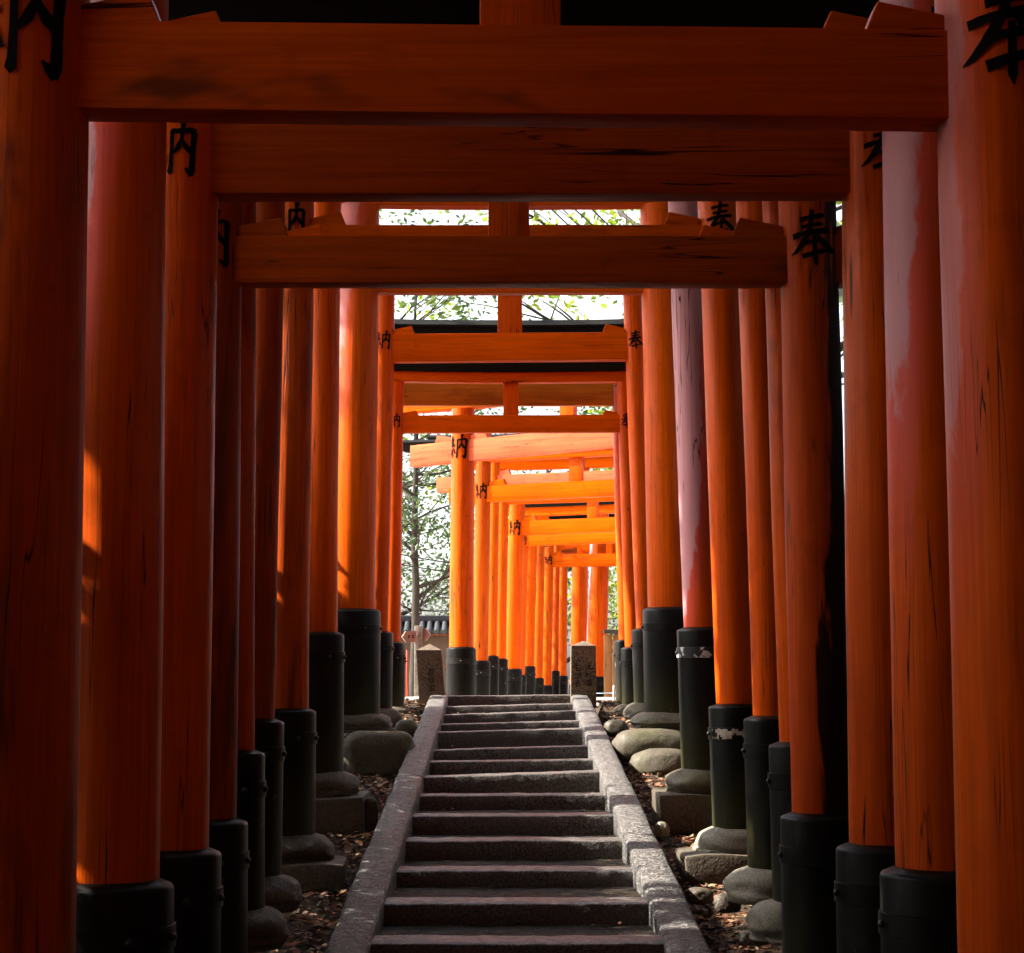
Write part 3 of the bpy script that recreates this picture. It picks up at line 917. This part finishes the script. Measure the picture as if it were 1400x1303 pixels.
QLAB = ['first bright torii gate past the stairs, left pillar with black sleeve beside the stone post',
 'second torii gate past the stairs, its left pillar speckled dark under the lettering',
 'third torii gate past the stairs, slim pillar and pinkish beam',
 'fourth torii gate past the stairs, slim pillar with a round knot hole low down',
 'fifth torii gate past the stairs, thick orange-yellow pillar with lettering',
 'sixth torii gate past the stairs, thin pillar half hidden by the orange-yellow one',
 'seventh torii gate past the stairs, pillar set in a taller black sleeve',
 'eighth torii gate past the stairs, just left of the small red beam',
 'ninth torii gate past the stairs, with the low reddish tie beam',
 'tenth torii gate past the stairs, narrow grimy pillar',
 'eleventh torii gate past the stairs, last greyish-pink pillar of the left row',
 'torii gate whose lone glossy left pillar rises behind the right stone post',
 'torii gate with the thick pink-bleached pillar just right of the right stone post']
for i, q in enumerate(Q):
    d = q['d']; r = q['w'] / 2 / F_PX * d
    gz0 = stair_z(d) if i < 11 else EYE - .75
    a = math.radians(q['rot'])
    pl_top = at(q['x'], (q['tie'][0] + q['tie'][1]) / 2, d)
    pl_bot = at(q['xb'], q['st'], d)
    half = 1.36 + r
    # gate origin: from the left pillar along the gate's own direction
    dirx = Vector((math.cos(a), -math.sin(a), 0))
    org = Vector((pl_top.x, d, 0)) + dirx * half
    leanx = (pl_top.x - pl_bot.x) / (pl_top.z - pl_bot.z)
    rl = q['roll']
    tb = Z(q['tie'][1], d) - gz0 + rl * half; tt = Z(q['tie'][0], d) - gz0 + rl * half
    gap = {0: .40, 2: .30, 4: .34, 11: .35, 12: .35}.get(i, .36)
    zt = tt + gap
    zpl = pl_top.z - gz0
    foot = -half - leanx * (zpl - .12)
    head = -half + leanx * (zt - zpl)
    stp = Z(q['st'], d) - gz0
    S = dict(r=r, footL=foot, headL=head, footR=-foot, headR=-head, lintel_z=zt, sleeve_topL=stp, sleeve_topR=stp + .03, sleeve_botL=.10, sleeve_botR=.10,
             tie_z=tb, tie_h=tt - tb, tie_t=.15 if r > .12 else .11, roll=rl, strut_w=.20 if r > .12 else .15, lintel_h=.17, cap_h=.20, lintel_d=.2,
             matL=M[q['mat']], matR=M['verm_new'], tie_mat=M[q['tm']], wedge_mat=M[q['tm']], strut_mat=M['verm_new'], lintel_mat=M['verm_beam_new'],
             glyphL=G_NOU if q['gly'] else None, glyphR=G_HOU, glyph_h=min(.34, r * 1.9), glyph_ang=math.radians(8), glyph_z=(Z(q['gly'], d) - gz0 + rl * half) if q['gly'] else tt,
             smat='black_gloss', s_extra=.034, wedge=.24 if r > .12 else .18, wedge_h=.10, tie_ext=q['ext'], over=q['over'])
    g = make_gate((org.x, org.y, gz0), -a, S, 60 + i)
    tag(g, QLAB[i], 'torii gate', 'torii gates along the path beyond the stairs')

# ------------------------------------------------------------------ stones
def boulder(name, c, rx, ry, h, mat, seed, e=2.6, flat=.0, n=44, m=22, sharp=0.0, parent=None, dome=False):
    """rounded stone sitting with its underside at c.z; superellipsoid with uneven surface"""
    verts, faces = [], []
    def sp(v, p): return math.copysign(abs(v) ** (2 / p), v)
    for j in range(m + 1):
        ph = -PI / 2 + PI * j / m
        for k in range(n):
            t = 2 * PI * k / n
            v = Vector((sp(math.cos(ph), e) * sp(math.cos(t), e), sp(math.cos(ph), e) * sp(math.sin(t), e), sp(math.sin(ph), e)))
            if dome and v.z < 0:
                q = math.hypot(v.x, v.y) or 1
                v = Vector((sp(math.cos(t), e) * (1 - .06 * abs(v.z)), sp(math.sin(t), e) * (1 - .06 * abs(v.z)), v.z)) if j > 0 else v
            d = 1 + .10 * nz(v.x * 1.3 + seed * 3, v.y * 1.3, v.z * 1.3 + seed) + .05 * nz(v.x * 3.3 + seed, v.y * 3.3, v.z * 3.3) + .018 * nz(v.x * 9 + seed, v.y * 9, v.z * 9) - .05 * max(0, nz(v.x * 2.1 - seed, v.y * 2.1, v.z * 2.1 + 9) - .12) + sharp * abs(nz(v.x * 2.2 + seed, v.y * 2.2, v.z * 2.2 + 4))
            verts.append((v.x * rx * d, v.y * ry * d, (.36 + (.64 if v.z > 0 else .36) * v.z) * h * (1 + .04 * nz(v.x * 2, v.y * 2, seed)) if v.z < .98 else h))
    for j in range(m):
        for k in range(n):
            a = j * n + k; b = j * n + (k + 1) % n
            faces.append((a, b, b + n, a + n))
    return auto_smooth(mesh_obj(name, verts, faces, mat, parent, loc=c), 60)

for (i, key, fx, d, sb_, r) in stone_jobs:
    gzz = ground_z(fx * .9, d)
    h = max(.15, min(.22, sb_ - gzz + .02)) if sb_ - gzz < .26 else .19
    out = r + .052 + (.10 if i < 9 else .09)
    mat = M['boulder_pale'] if (key == 'right' and i in (4, 5, 6)) else M['boulder']
    o = boulder('base_stone', Vector((fx * .99, d, sb_ - h + .012)), out * 1.02, out * .98, h, mat, i * 3.7 + (key == 'right') * 11, e=2.35, dome=True)
    tag(o, '%s base stone under the %s pillar of the %s gate from the front' % ('pale rounded' if mat is M['boulder_pale'] else 'mossy rounded', key, ORD[i]), 'base stone', 'rounded stones under the gate pillars')
    gap = sb_ - h - gzz
    if gap > .05:
        # cut slab or boulder that lifts the base stone off the slope
        hh = gap + .05
        if i in (6, 7):
            w = out * 1.25
            o = box('foundation_slab', (-w, -w * .9, 0), (w, w * .9, hh + .012), M['slab'], None, bevel=.02, loc=(fx + (.02 if fx < 0 else -.03), d - .03, sb_ - h - hh + .012), wob=.035, seed=i + (key == 'right') * 9, cuts=6)
            tag(o, 'rough cut %s slab under the %s base stone of the %s gate' % ('brown' if key == 'right' else 'dark', key, ORD[i]), 'foundation slab', 'slabs under base stones')

def rock(px0, px1, py0, py1, d, mat, seed, label, e=2.6, sharp=.0, ryk=.8, cat='rock', group='rocks beside the stairs'):
    c = at((px0 + px1) / 2, py1, d)
    w = (px1 - px0) / 2 / F_PX * d; h = (py1 - py0) / F_PX * d
    o = boulder('rock', c, w, w * ryk, h, M[mat], seed, e=e, sharp=sharp)
    return tag(o, label, cat, group)
rock(838, 942, 997, 1044, 17.0, 'boulder', 3, 'big brown boulder under the fat right pillar, upper of two', e=3.2)
rock(862, 950, 1024, 1066, 16.6, 'boulder', 5, 'brown boulder lying lowest beneath the fat right pillar', e=2.6)
rock(824, 860, 984, 1008, 18.4, 'boulder', 8, 'small grey rock between the right kerb and big boulder', e=2.4)
rock(470, 566, 1001, 1068, 16.6, 'boulder', 12, 'big cut boulder beneath the fat left pillar', e=5.0)
rock(540, 572, 984, 1012, 18.3, 'boulder', 14, 'small rounded rock between the left kerb and cut boulder', e=2.6)
rock(497, 517, 1092, 1145, 13.6, 'slab', 17, 'narrow upright rock beside the left eighth gate slab', e=3.5)
rock(935, 975, 1214, 1236, 10.7, 'slab', 21, 'flat brown stone among the leaves near the right kerb', e=2.6, sharp=.15)
rock(978, 1012, 1222, 1248, 10.2, 'slab', 23, 'angular brown stone among leaves right of the flat one', e=3.0, sharp=.2)
rock(1012, 1052, 1272, 1292, 9.3, 'boulder_pale', 25, 'pale oblong stone lying before the slim sleeves on the right', e=3.0, sharp=.1)
rock(895, 915, 1124, 1146, 13.1, 'boulder_pale', 27, 'pale small stone against the right foundation slab', e=2.4, sharp=.2)
rock(845, 865, 1010, 1030, 17.6, 'boulder', 29, 'small dark stone next to the right kerb joint', e=2.4, sharp=.1)

# ------------------------------------------------------------------ inscribed stone posts at the head of the stairs
def text_mesh(body, size):
    cu = bpy.data.curves.new('txt', 'FONT')
    cu.body = body
    cu.size = size
    cu.align_x = 'CENTER'
    cu.space_line = 1.05
    cu.resolution_u = 2
    o = bpy.data.objects.new('txt', cu)
    COL.objects.link(o)
    dg = bpy.context.evaluated_depsgraph_get()
    me = bpy.data.meshes.new_from_object(o.evaluated_get(dg))
    bpy.data.objects.remove(o); bpy.data.curves.remove(cu)
    return me

def stone_post(px0, px1, py_sh, py_top, py_bot, d, lean, cols, label, seed):
    c = at((px0 + px1) / 2, py_bot, d)
    w = (px1 - px0) / F_PX * d / 2
    h = (py_bot - py_sh) / F_PX * d
    tip = (py_sh - py_top) / F_PX * d + .008
    g = empty('stone_post', c)
    verts, faces = [], []
    n = 8; rows = 12
    ring = []
    for sx, sy in ((-1, -1), (1, -1), (1, 1), (-1, 1)):
        ring.append((sx, sy))
    per = []
    for a, b in zip(ring, ring[1:] + ring[:1]):
        for k in range(n): per.append((a[0] + (b[0] - a[0]) * k / n, a[1] + (b[1] - a[1]) * k / n))
    m = len(per)
    for j in range(rows + 1):
        z = h * j / rows
        for (x, y) in per:
            f = 1 - .04 * j / rows
            co = .985 if abs(x) > .99 and abs(y) > .99 else 1.0
            verts.append(Vector((x * w * f * co + lean * z + .004 * nz(x * 3, z * 9, seed), y * w * f * co + .004 * nz(y * 3, z * 9, seed + 3), z - .05 * (j == 0))))
    for j in range(rows):
        for k in range(m):
            a = j * m + k; b = j * m + (k + 1) % m
            faces.append((a, b, b + m, a + m))
    verts.append(Vector((lean * h, 0, h + tip)))
    e = rows * m
    for k in range(m): faces.append((e + k, e + (k + 1) % m, len(verts) - 1))
    o = mesh_obj('shaft', verts, faces, M['post'], g)
    auto_smooth(o, 30)
    for (tx, tz, size, body) in cols:
        me = text_mesh(body, size)
        for v in me.vertices:
            x, y = v.co.x, v.co.y
            zz = tz + y
            v.co = Vector((tx + x + lean * zz, -w * (1 - .04 * zz / h) - .0055, zz))
        me.materials.clear(); me.materials.append(M['ink'])
        t = bpy.data.objects.new('carved_lettering', me)
        link(t, g)
    tag(g, label, 'stone post', 'inscribed stone posts at the head of the stairs')
stone_post(574, 610, 890, 882, 966, 21.55, -.07, [(.005, .36, .085, '吉\n谷\n金')], 'left stone post, leaning, one column of carved letters, at the stair top', 1)
stone_post(780, 815, 884, 878, 961, 21.55, 0.0, [(.055, .37, .082, '大\n村\n福'), (-.065, .36, .080, '石\n渋\n吉')], 'right stone post, upright, two columns of carved letters, at the stair top', 2)

# ------------------------------------------------------------------ wooden signpost, red pole, white stake with pipe
M['sign_wood'] = simple('pale_weathered_wood', (.42, .37, .31), .75, 18, .55, .4)
M['sign_face'] = simple('faded_pink_board', (.50, .33, .27), .6, 14, .2)
M['red'] = simple('red_paint', (.62, .04, .01), .4, 8, .2)
M['white'] = simple('white_plastic', (.75, .78, .80), .35, 8, .1, .05)
M['blue_pipe'] = simple('pale_blue_pipe', (.42, .60, .72), .35, 8, .1, .05)
d = 22.6
c = at(571.5, 972, d)
sg = empty('signpost', c)
ph = (972 - 857) / F_PX * d
box('post', (-.045, -.04, -.1), (.045, .04, ph), M['sign_wood'], sg, bevel=.006, wob=.004)
def arrow(x0, x1, zc, hh, tipdir, ang, y):
    L = x1 - x0
    pts = [(x0, zc - hh), (x1, zc - hh), (x1 + .05 * (tipdir > 0), zc), (x1, zc + hh), (x0, zc + hh), (x0 - .05 * (tipdir < 0), zc)]
    v = [(x, y - .012, z) for x, z in pts] + [(x, y + .012, z) for x, z in pts]
    n = 6
    f = [tuple(range(n)), tuple(range(n, 2 * n))[::-1]] + [(k, k + n, (k + 1) % n + n, (k + 1) % n) for k in range(n)]
    o = mesh_obj('sign_board', v, f, M['sign_face'], sg)
    o.rotation_euler = (0, 0, ang)
    return o
zc = (972 - 872) / F_PX * d
b1 = arrow(-.17, -.045, zc, .065, -1, math.radians(18), -.055)
for k, s in enumerate(([(-.3, .3, .10), (.3, .34, .10)], [(0, .45, .09), (0, -.45, .09)], [(-.35, -.1, .1), (.35, -.05, .1)], [(-.3, -.4, .08), (.32, -.4, .08)])):
    pass
vv, ff = [], []
for off in (-.135, -.085):
    a, b = stroke_mesh([[(-.3, .3, .08), (.3, .34, .08)], [(0, .45, .08), (0, -.45, .08)], [(-.35, -.1, .08), (.35, -.05, .08)]], .035, .05, lambda x, y: (x + off, -.0685, zc + y))
    n0 = len(vv); vv += a; ff += [tuple(i + n0 for i in f_) for f_ in b]
mesh_obj('lettering', vv, ff, M['ink'], b1)
arrow(.045, .085, zc + .03, .07, 1, math.radians(-25), .05)
tag(sg, 'pale wooden signpost with pink arrow boards behind the left stone post', 'signpost')

c = at(556.3, 965, 23.0)
v, f = lathe([(.012, -.1), (.012, .3), (.012, .66), (.009, .665)], 14)
tag(mesh_obj('red_pole', v, f, M['red'], None, smooth=True, loc=c), 'thin red pole standing left of the signpost', 'pole')
c = at(839.5, 958, 22.3)
v, f = lathe([(.012, -.1), (.012, .17), (.010, .178)], 14)
tag(mesh_obj('white_stake', v, f, M['white'], None, smooth=True, loc=c), 'short white stake at the foot of the right far sleeves', 'stake')
a_, b_ = at(812, 948, 22.34), at(850, 946.5, 22.34)
v, f = tube_geo([a_, a_.lerp(b_, .33) - Vector((0, 0, .004)), a_.lerp(b_, .66) - Vector((0, 0, .004)), b_], [.005] * 4, 8)
tag(mesh_obj('water_pipe', v, f, M['blue_pipe'], None, smooth=True), 'thin pale blue pipe running behind the right stone post', 'pipe')

# ------------------------------------------------------------------ tile-roofed garden wall at the back left
M['plaster'] = simple('brown_plaster', (.13, .086, .06), .85, 3, .25, .2)
M['tile'] = simple('grey_roof_tile', (.040, .043, .050), .45, 9, .3, .2)
M['timber'] = simple('dark_red_timber', (.22, .06, .03), .7, 8, .3)
d0 = 42.0
wall = empty('garden_wall', (0, d0, stair_z(d0)))
tag(wall, 'brown plaster wall with grey tiled roof behind the left stone post', 'wall')
top = Z(866, d0) - stair_z(d0)
wx0, wx1 = -9.5, X(640, d0)
box('wall_face', (wx0, 0, -.3), (wx1, .3, top - .06), M['plaster'], wall, bevel=.01, wob=.006, cuts=6)
box('rail', (wx0, -.03, top * .60), (wx1, -.002, top * .60 + .09), M['timber'], wall, bevel=.006)
box('eave_board', (wx0, -.34, top - .058), (wx1, .64, top - .01), M['timber'], wall, bevel=.006)
step = .165
tv, tf = tube_geo([(0, -.46, top + .02), (0, -.1, top + .16), (0, .15, top + .26)], [.058, .058, .058], 10)
tile_me = None
x = wx0 + .1
k = 0
while x < wx1:
    if tile_me is None:
        o = mesh_obj('roof_tile', tv, tf, M['tile'], wall, smooth=True); tile_me = o.data
        auto_smooth(o, 40)
    else:
        o = bpy.data.objects.new('roof_tile', tile_me); link(o, wall)
    o.location = (x, 0, .006 * nz(x * 3)); x += step; k += 1
v = [(wx0, -.44, top - .004), (wx1, -.44, top - .004), (wx1, .15, top + .20), (wx0, .15, top + .20), (wx1, .68, top - .004), (wx0, .68, top - .004)]
mesh_obj('roof_bed', v, [(0, 1, 2, 3), (3, 2, 4, 5)], M['tile'], wall)
v, f = tube_geo([(wx0 - .05, .15, top + .30), (wx1 + .03, .15, top + .30)], [.10, .10], 12)
mesh_obj('ridge_tile', v, f, M['tile'], wall, smooth=True)

# ------------------------------------------------------------------ plank fence at the back right
M['plank'] = vermilion('weathered_plank', 'z', stain=.5, base=(.26, .13, .05), rough=.75)
d1 = 31.0
fence = empty('plank_fence', (0, d1, stair_z(d1)))
tag(fence, 'weathered brown plank fence behind the right stone post', 'fence')
ftop = Z(868, d1) - stair_z(d1)
x = X(826, d1)
pk = None; k = 0
while x < 6.0:
    if pk is None:
        o = box('plank', (0, 0, -.3), (.135, .025, ftop), M['plank'], fence, bevel=.004, wob=.004, seed=3); pk = o.data
    else:
        o = bpy.data.objects.new('plank', pk); link(o, fence)
    o.location = (x, .006 * nz(k * 1.7), .02 * nz(k * 3.1)); x += .142; k += 1
box('coping', (X(825, d1), -.07, ftop + .02), (6.1, .10, ftop + .085), M['bark'], fence, bevel=.012, wob=.012, cuts=10)
for zz in (.35, ftop - .3): box('fence_rail', (X(827, d1), .03, zz), (6.0, .075, zz + .08), M['plank'], fence, bevel=.005)

# ------------------------------------------------------------------ trees
def leaf_quads(centers, size, rnd, droop=.3):
    verts, faces = [], []
    for c in centers:
        s = size * rnd.uniform(.6, 1.25)
        d = Vector((rnd.gauss(0, 1), rnd.gauss(0, 1), rnd.gauss(-droop, .6)))
        if d.length < 1e-3: continue
        d.normalize()
        u = d.cross(Vector((rnd.gauss(0, 1), rnd.gauss(0, 1), rnd.gauss(0, 1))))
        if u.length < 1e-3: continue
        u.normalize()
        nrm = d.cross(u)
        b = len(verts)
        verts += [c, c + d * s * .5 + u * s * .24 + nrm * s * .05, c + d * s, c + d * s * .5 - u * s * .24 + nrm * s * .05]
        faces.append((b, b + 1, b + 2, b + 3))
    return verts, faces

def tree(name, base, height, tr, crown_lo, crown_r, n_limb, leaves, leaf, mat, label, cat, group, seed, lean=(0, 0), spread=.55, sub=4, up=.35, cats='tree', cluster=.34, crown=True, cats_clear=False):
    rnd = random.Random(seed)
    g = empty(name, base)
    pts, rad = [], []
    N = 10
    for k in range(N + 1):
        u = k / N
        pts.append(Vector((lean[0] * u * u * height + .06 * height * .3 * nz(u * 3, seed), lean[1] * u * u * height + .06 * height * .3 * nz(u * 3, seed + 5), u * height - .15)))
        rad.append(tr * (1.15 - .95 * u ** .9) + .008)
    v, f = tube_geo(pts, rad, 12)
    tips = []
    for i in range(n_limb):
        u = crown_lo + (1 - crown_lo) * (i + rnd.random()) / n_limb
        u = min(.97, u)
        kf = u * N
        k0 = int(kf); p0 = pts[k0].lerp(pts[min(N, k0 + 1)], kf - k0)
        r0 = (tr * (1.15 - .95 * u ** .9) + .008) * .55
        a = rnd.uniform(0, 2 * PI) if i % 2 else (i * 2.4)
        L = crown_r * (1 - .45 * abs(u - (crown_lo + .35))) * rnd.uniform(.75, 1.1)
        d = Vector((math.cos(a), math.sin(a), up + rnd.uniform(-.15, .35))).normalized()
        lp = [p0]; lr = [r0]
        for q in range(1, 6):
            d = (d + Vector((rnd.gauss(0, .18), rnd.gauss(0, .18), rnd.gauss(.03, .14)))).normalized()
            lp.append(lp[-1] + d * L / 5); lr.append(r0 * (1 - q / 5.6))
            if q >= 2:
                for s in range(sub - 2 if q < 4 else sub):
                    dd = (d + Vector((rnd.gauss(0, .7), rnd.gauss(0, .7), rnd.gauss(.05, .45)))).normalized()
                    l2 = L * rnd.uniform(.18, .42)
                    a1 = lp[-1]; a2 = a1 + dd * l2 * .5 + Vector((0, 0, rnd.gauss(0, .03))); a3 = a1 + dd * l2 + Vector((0, 0, -.05 * l2))
                    tube_geo([a1, a2, a3], [lr[-1] * .55, lr[-1] * .38, .004], 5, v, f)
                    tips += [a2, a3, a3]
        tube_geo(lp, lr, 7, v, f)
        tips.append(lp[-1])
    mesh_obj('trunk', v, f, M['bark'], g, smooth=True)
    if crown:
        cs = []
        for k in range(leaves):
            t = rnd.choice(tips)
            cs.append(t + Vector((rnd.gauss(0, cluster), rnd.gauss(0, cluster), rnd.gauss(0, cluster * .7))))
        if cats_clear:
            cs = [c for c in cs if abs(c.x + base.x) > 2.7 or c.z + base.z > 6.3 + .12 * max(0, c.y + base.y)]
        v, f = leaf_quads(cs, leaf, rnd)
        mesh_obj('crown', v, f, mat, g)
    tag(g, label, cat, group)
    return g

def gpt(x, y): return Vector((x, y, g_far(x, y)))
# in view
tree('slender_tree', gpt(X(567, 40), 40), 9.5, .085, .26, 2.4, 22, 2600, .16, M['leaf_ever'], 'slender tree with sparse leaves left of the bright pillars', 'tree', 'trees behind the gates', 11, cluster=.26)
tree('twiggy_tree', gpt(-3.6, 47), 6.5, .17, .10, 3.4, 30, 3600, .14, M['leaf_ever'], 'low twiggy tree rising over the tiled wall', 'tree', 'trees behind the gates', 12, sub=5, lean=(.1, 0), cluster=.4)
tree('leaning_tree', gpt(-2.75, 45), 3.4, .06, .12, 1.7, 20, 1500, .12, M['leaf_ever'], 'small leaning tree with bare twigs right above the tiled wall', 'tree', 'trees behind the gates', 17, lean=(.25, 0), sub=6, cluster=.25)
tree('evergreen_tree', gpt(-6.4, 64), 7.5, .2, .08, 3.6, 24, 4500, .20, M['leaf_ever'], 'dark evergreen tree farthest back at the left opening', 'tree', 'trees behind the gates', 18, cluster=.5)
tree('overhanging_tree', gpt(5.2, 44), 15.5, .34, .42, 8.0, 20, 5200, .24, M['leaf_yel'], 'tall tree whose limbs show above the black capped beams', 'tree', 'trees behind the gates', 13, lean=(-.10, 0), sub=4, cluster=.45)
tree('leafy_tree', gpt(-6.5, 52), 15, .28, .35, 6.0, 20, 4400, .24, M['leaf_yel'], 'yellow-green tree seen high through the beam gaps, to the left', 'tree', 'trees behind the gates', 14, cluster=.45)
tree('bushy_tree', gpt(4.6, 58), 8, .2, .10, 3.0, 22, 9000, .20, M['leaf_yel'], 'bushy green tree glimpsed right of the pink-bleached pillar', 'tree', 'trees behind the gates', 15, cluster=.5)
tree('broad_tree', gpt(1.4, 74), 10, .22, .15, 4.2, 20, 8000, .24, M['leaf_ever'], 'green tree far down the path between the last pillars', 'tree', 'trees behind the gates', 16, cluster=.5)
# unseen trees added to shade the lower part of the stairs
SH = [(-5.8, -4.0, 12, 4.6, .53, 19000), (-5.4, 1.0, 12, 5.0, .53, 30000), (5.2, -1, 10, 4.2, .10, 15000), (5.3, 4.5, 10, 4.2, .10, 15000), (5.6, 10.0, 10, 3.4, .10, 13000), (6.6, 16.0, 11, 3.6, .12, 12000), (-1, -12, 12, 5.0, .1, 15000), (5, -9, 11, 4.5, .1, 12000), (-7.0, -11, 11, 4.5, .1, 12000), (-5.6, 6.2, 12.5, 5.0, .45, 34000), (-6.2, 9.6, 15, 4.2, .57, 20000), (-6.8, 14.0, 15.5, 3.8, .56, 16000), (-6.8, 18.6, 15.5, 3.0, .54, 12000), (8.0, 24, 11, 4.0, .15, 9000)]
def base_near(y): return -8 < y < 30
for k, (x, y, h, cr, clo, nl) in enumerate(SH):
    tree('added_shade_tree', gpt(x, y), h, .26, clo, cr, 28, nl, .36, M['leaf_shade'], 'tree added to shade the lower stairs, out of the picture', 'tree', 'added shade trees beside the stairs', 30 + k, cluster=.55, cats_clear=base_near(y))

# unseen hedges added behind the pillars, heights shaped to block sun and sky
def make_shade_hedge(xc, y0, y1, top_fn, n, label, seed):
    hr = random.Random(seed)
    ym = (y0 + y1) / 2
    hedge = empty('hedge', gpt(xc, ym))
    cs, sv, sf = [], [], []
    for k in range(n):
        y = hr.uniform(y0, y1)
        top = top_fn(y) + .22 * nz(y * .6, 3) + .12 * nz(y * 2.2, 8)
        hz_ = top * (1 - hr.random() ** 1.6 * .98)
        x = hr.gauss(0, .30) * (1.1 - .35 * hz_ / top)
        cs.append(Vector((x, y - ym, g_far(xc, y) + hz_ - hedge.location.z)))
    v, f = leaf_quads(cs, .15, hr)
    mesh_obj('foliage', v, f, M['leaf_shade'], hedge)
    m = int((y1 - y0) * 2.3)
    for k in range(m):
        y = y0 + (y1 - y0) * (k + hr.random()) / m; z0 = g_far(xc, y) - hedge.location.z
        x = hr.gauss(0, .12); t_ = top_fn(y)
        tube_geo([(x, y - ym, z0 - .05), (x + hr.gauss(0, .08), y - ym + hr.gauss(0, .08), z0 + .4 * t_), (x + hr.gauss(0, .15), y - ym + hr.gauss(0, .15), z0 + .8 * t_)], [.022, .015, .006], 6, sv, sf)
    mesh_obj('stems', sv, sf, M['bark'], hedge, smooth=True)
    tag(hedge, label, 'hedge')
make_shade_hedge(-3.4, -6, 20.2, lambda y: lerp_table([(7.6, 3.45), (9.0, 3.2), (12.3, 3.15), (12.7, 2.85), (13.1, 3.15), (14.9, 3.1), (15.3, 2.35), (16.1, 2.35), (16.5, 3.05), (19.4, 2.9), (20.2, 2.5)], y), 78000, 'dark evergreen hedge added unseen behind the left row of pillars to shape the sun patches', 77)
make_shade_hedge(3.2, -6, 14.2, lambda y: 4.6 if y < 12 else 4.6 - (y - 12) * .8, 60000, 'tall dark hedge added unseen on the bank behind the right row of pillars to block light', 78)

# ------------------------------------------------------------------ overhead wires
M['wire'] = simple('black_wire', (.01, .01, .01), .5)
def wire(a, b, sag, label, r=.012):
    pts = [a.lerp(b, k / 16) - Vector((0, 0, sag * (1 - (2 * k / 16 - 1) ** 2))) for k in range(17)]
    v, f = tube_geo(pts, [r] * 17, 6)
    tag(mesh_obj('overhead_wire', v, f, M['wire'], None, smooth=True), label, 'wire', 'overhead wires')
wire(at(480, 742, 34), at(660, 775, 34), .05, 'upper black wire crossing left of the bright pillars', .012)
wire(at(480, 758, 34), at(660, 787, 34), .04, 'lower black wire crossing left of the bright pillars', .012)
for k, (xa, xb) in enumerate(((735, 795), (765, 830), (790, 850))):
    wire(at(xa, 268, 36), at(xb, 325, 36), .0, '%s wire slanting behind the upper beams on the right' % ('leftmost', 'middle', 'rightmost')[k], .016)

# ------------------------------------------------------------------ leaf litter
rnd = random.Random(5)
lv, lf = [], []
def add_leaf(x, y, z, s):
    a = rnd.uniform(0, 2 * PI)
    d = Vector((math.cos(a), math.sin(a), rnd.uniform(-.15, .35)))
    u = Vector((-math.sin(a), math.cos(a), rnd.uniform(-.4, .4)))
    c = Vector((x, y, z + .006))
    b = len(lv)
    w = rnd.uniform(.12, .34)
    lv.extend([c, c + d * s * .45 + u * s * w + Vector((0, 0, s * .15)), c + d * s, c + d * s * .5 - u * s * w])
    lf.append((b, b + 1, b + 2, b + 3))
for k in range(15000):
    side = rnd.choice((-1, 1))
    y = rnd.uniform(3.5, 22.5)
    x = side * rnd.uniform(.93, 1.9)
    add_leaf(x, y, ground_z(x, y), rnd.uniform(.02, .075) if rnd.random() < .9 else rnd.uniform(.07, .11))
for k in range(520):
    i = rnd.randrange(len(steps) - 1)
    d_, zl_, zr_ = steps[i]
    if d_ < 3: continue
    y = d_ + (steps[i + 1][0] - d_) * (.12 + .80 * rnd.random() ** .5)
    x = rnd.uniform(-.66, .66)
    if rnd.random() < .5: x = math.copysign(.66 - abs(rnd.gauss(0, .12)), x)
    add_leaf(x, y - .02, (zl_ + zr_) / 2 - .022, rnd.uniform(.012, .04))
for k in range(5200):
    y = rnd.uniform(5, 20); c_ = .5 + .5 * nz(y * 1.9, 12)
    x = (xr(y) + .20 + abs(rnd.gauss(0, .05 + .13 * c_))) if rnd.random() < .72 else (xl(y) - .20 - abs(rnd.gauss(0, .05 + .10 * c_)))
    add_leaf(x, y, ground_z(x, y) + abs(rnd.gauss(0, .008)), rnd.uniform(.018, .06))
for k in range(170):   # fallen twigs
    y = rnd.uniform(6, 20); x = rnd.choice((-1, 1, 1)) * rnd.uniform(1.0, 1.45); a = rnd.uniform(0, PI); L = rnd.uniform(.05, .22)
    z = ground_z(x, y) + .012
    tube_geo([(x, y, z), (x + math.cos(a) * L * .5, y + math.sin(a) * L * .5, z + .012), (x + math.cos(a + .3) * L, y + math.sin(a + .3) * L, z + .004)], [.004, .003, .0015], 5, lv, lf)
tag(mesh_obj('leaf_litter', lv, lf, M['litter']), 'brown fallen leaves scattered beside and on the steps', 'leaves', kind='stuff')

# small stones among the leaves
pvv, pff = [], []
for k in range(420):
    side = rnd.choice((-1, 1)); y = rnd.uniform(5, 22); x = side * rnd.uniform(.97, 1.35)
    s = rnd.uniform(.008, .028); z = ground_z(x, y) + s * .3
    b = len(pvv)
    for vx in ((1, 0, 0), (-1, 0, 0), (0, 1, 0), (0, -1, 0), (0, 0, .7), (0, 0, -.7)):
        pvv.append(Vector((x, y, z)) + Vector(vx) * s * rnd.uniform(.7, 1.3))
    for f in ((0, 2, 4), (2, 1, 4), (1, 3, 4), (3, 0, 4), (2, 0, 5), (1, 2, 5), (3, 1, 5), (0, 3, 5)): pff.append(tuple(b + i for i in f))
tag(mesh_obj('gravel', pvv, pff, M['boulder']), 'small gravel lying among the fallen leaves', 'gravel', kind='stuff')
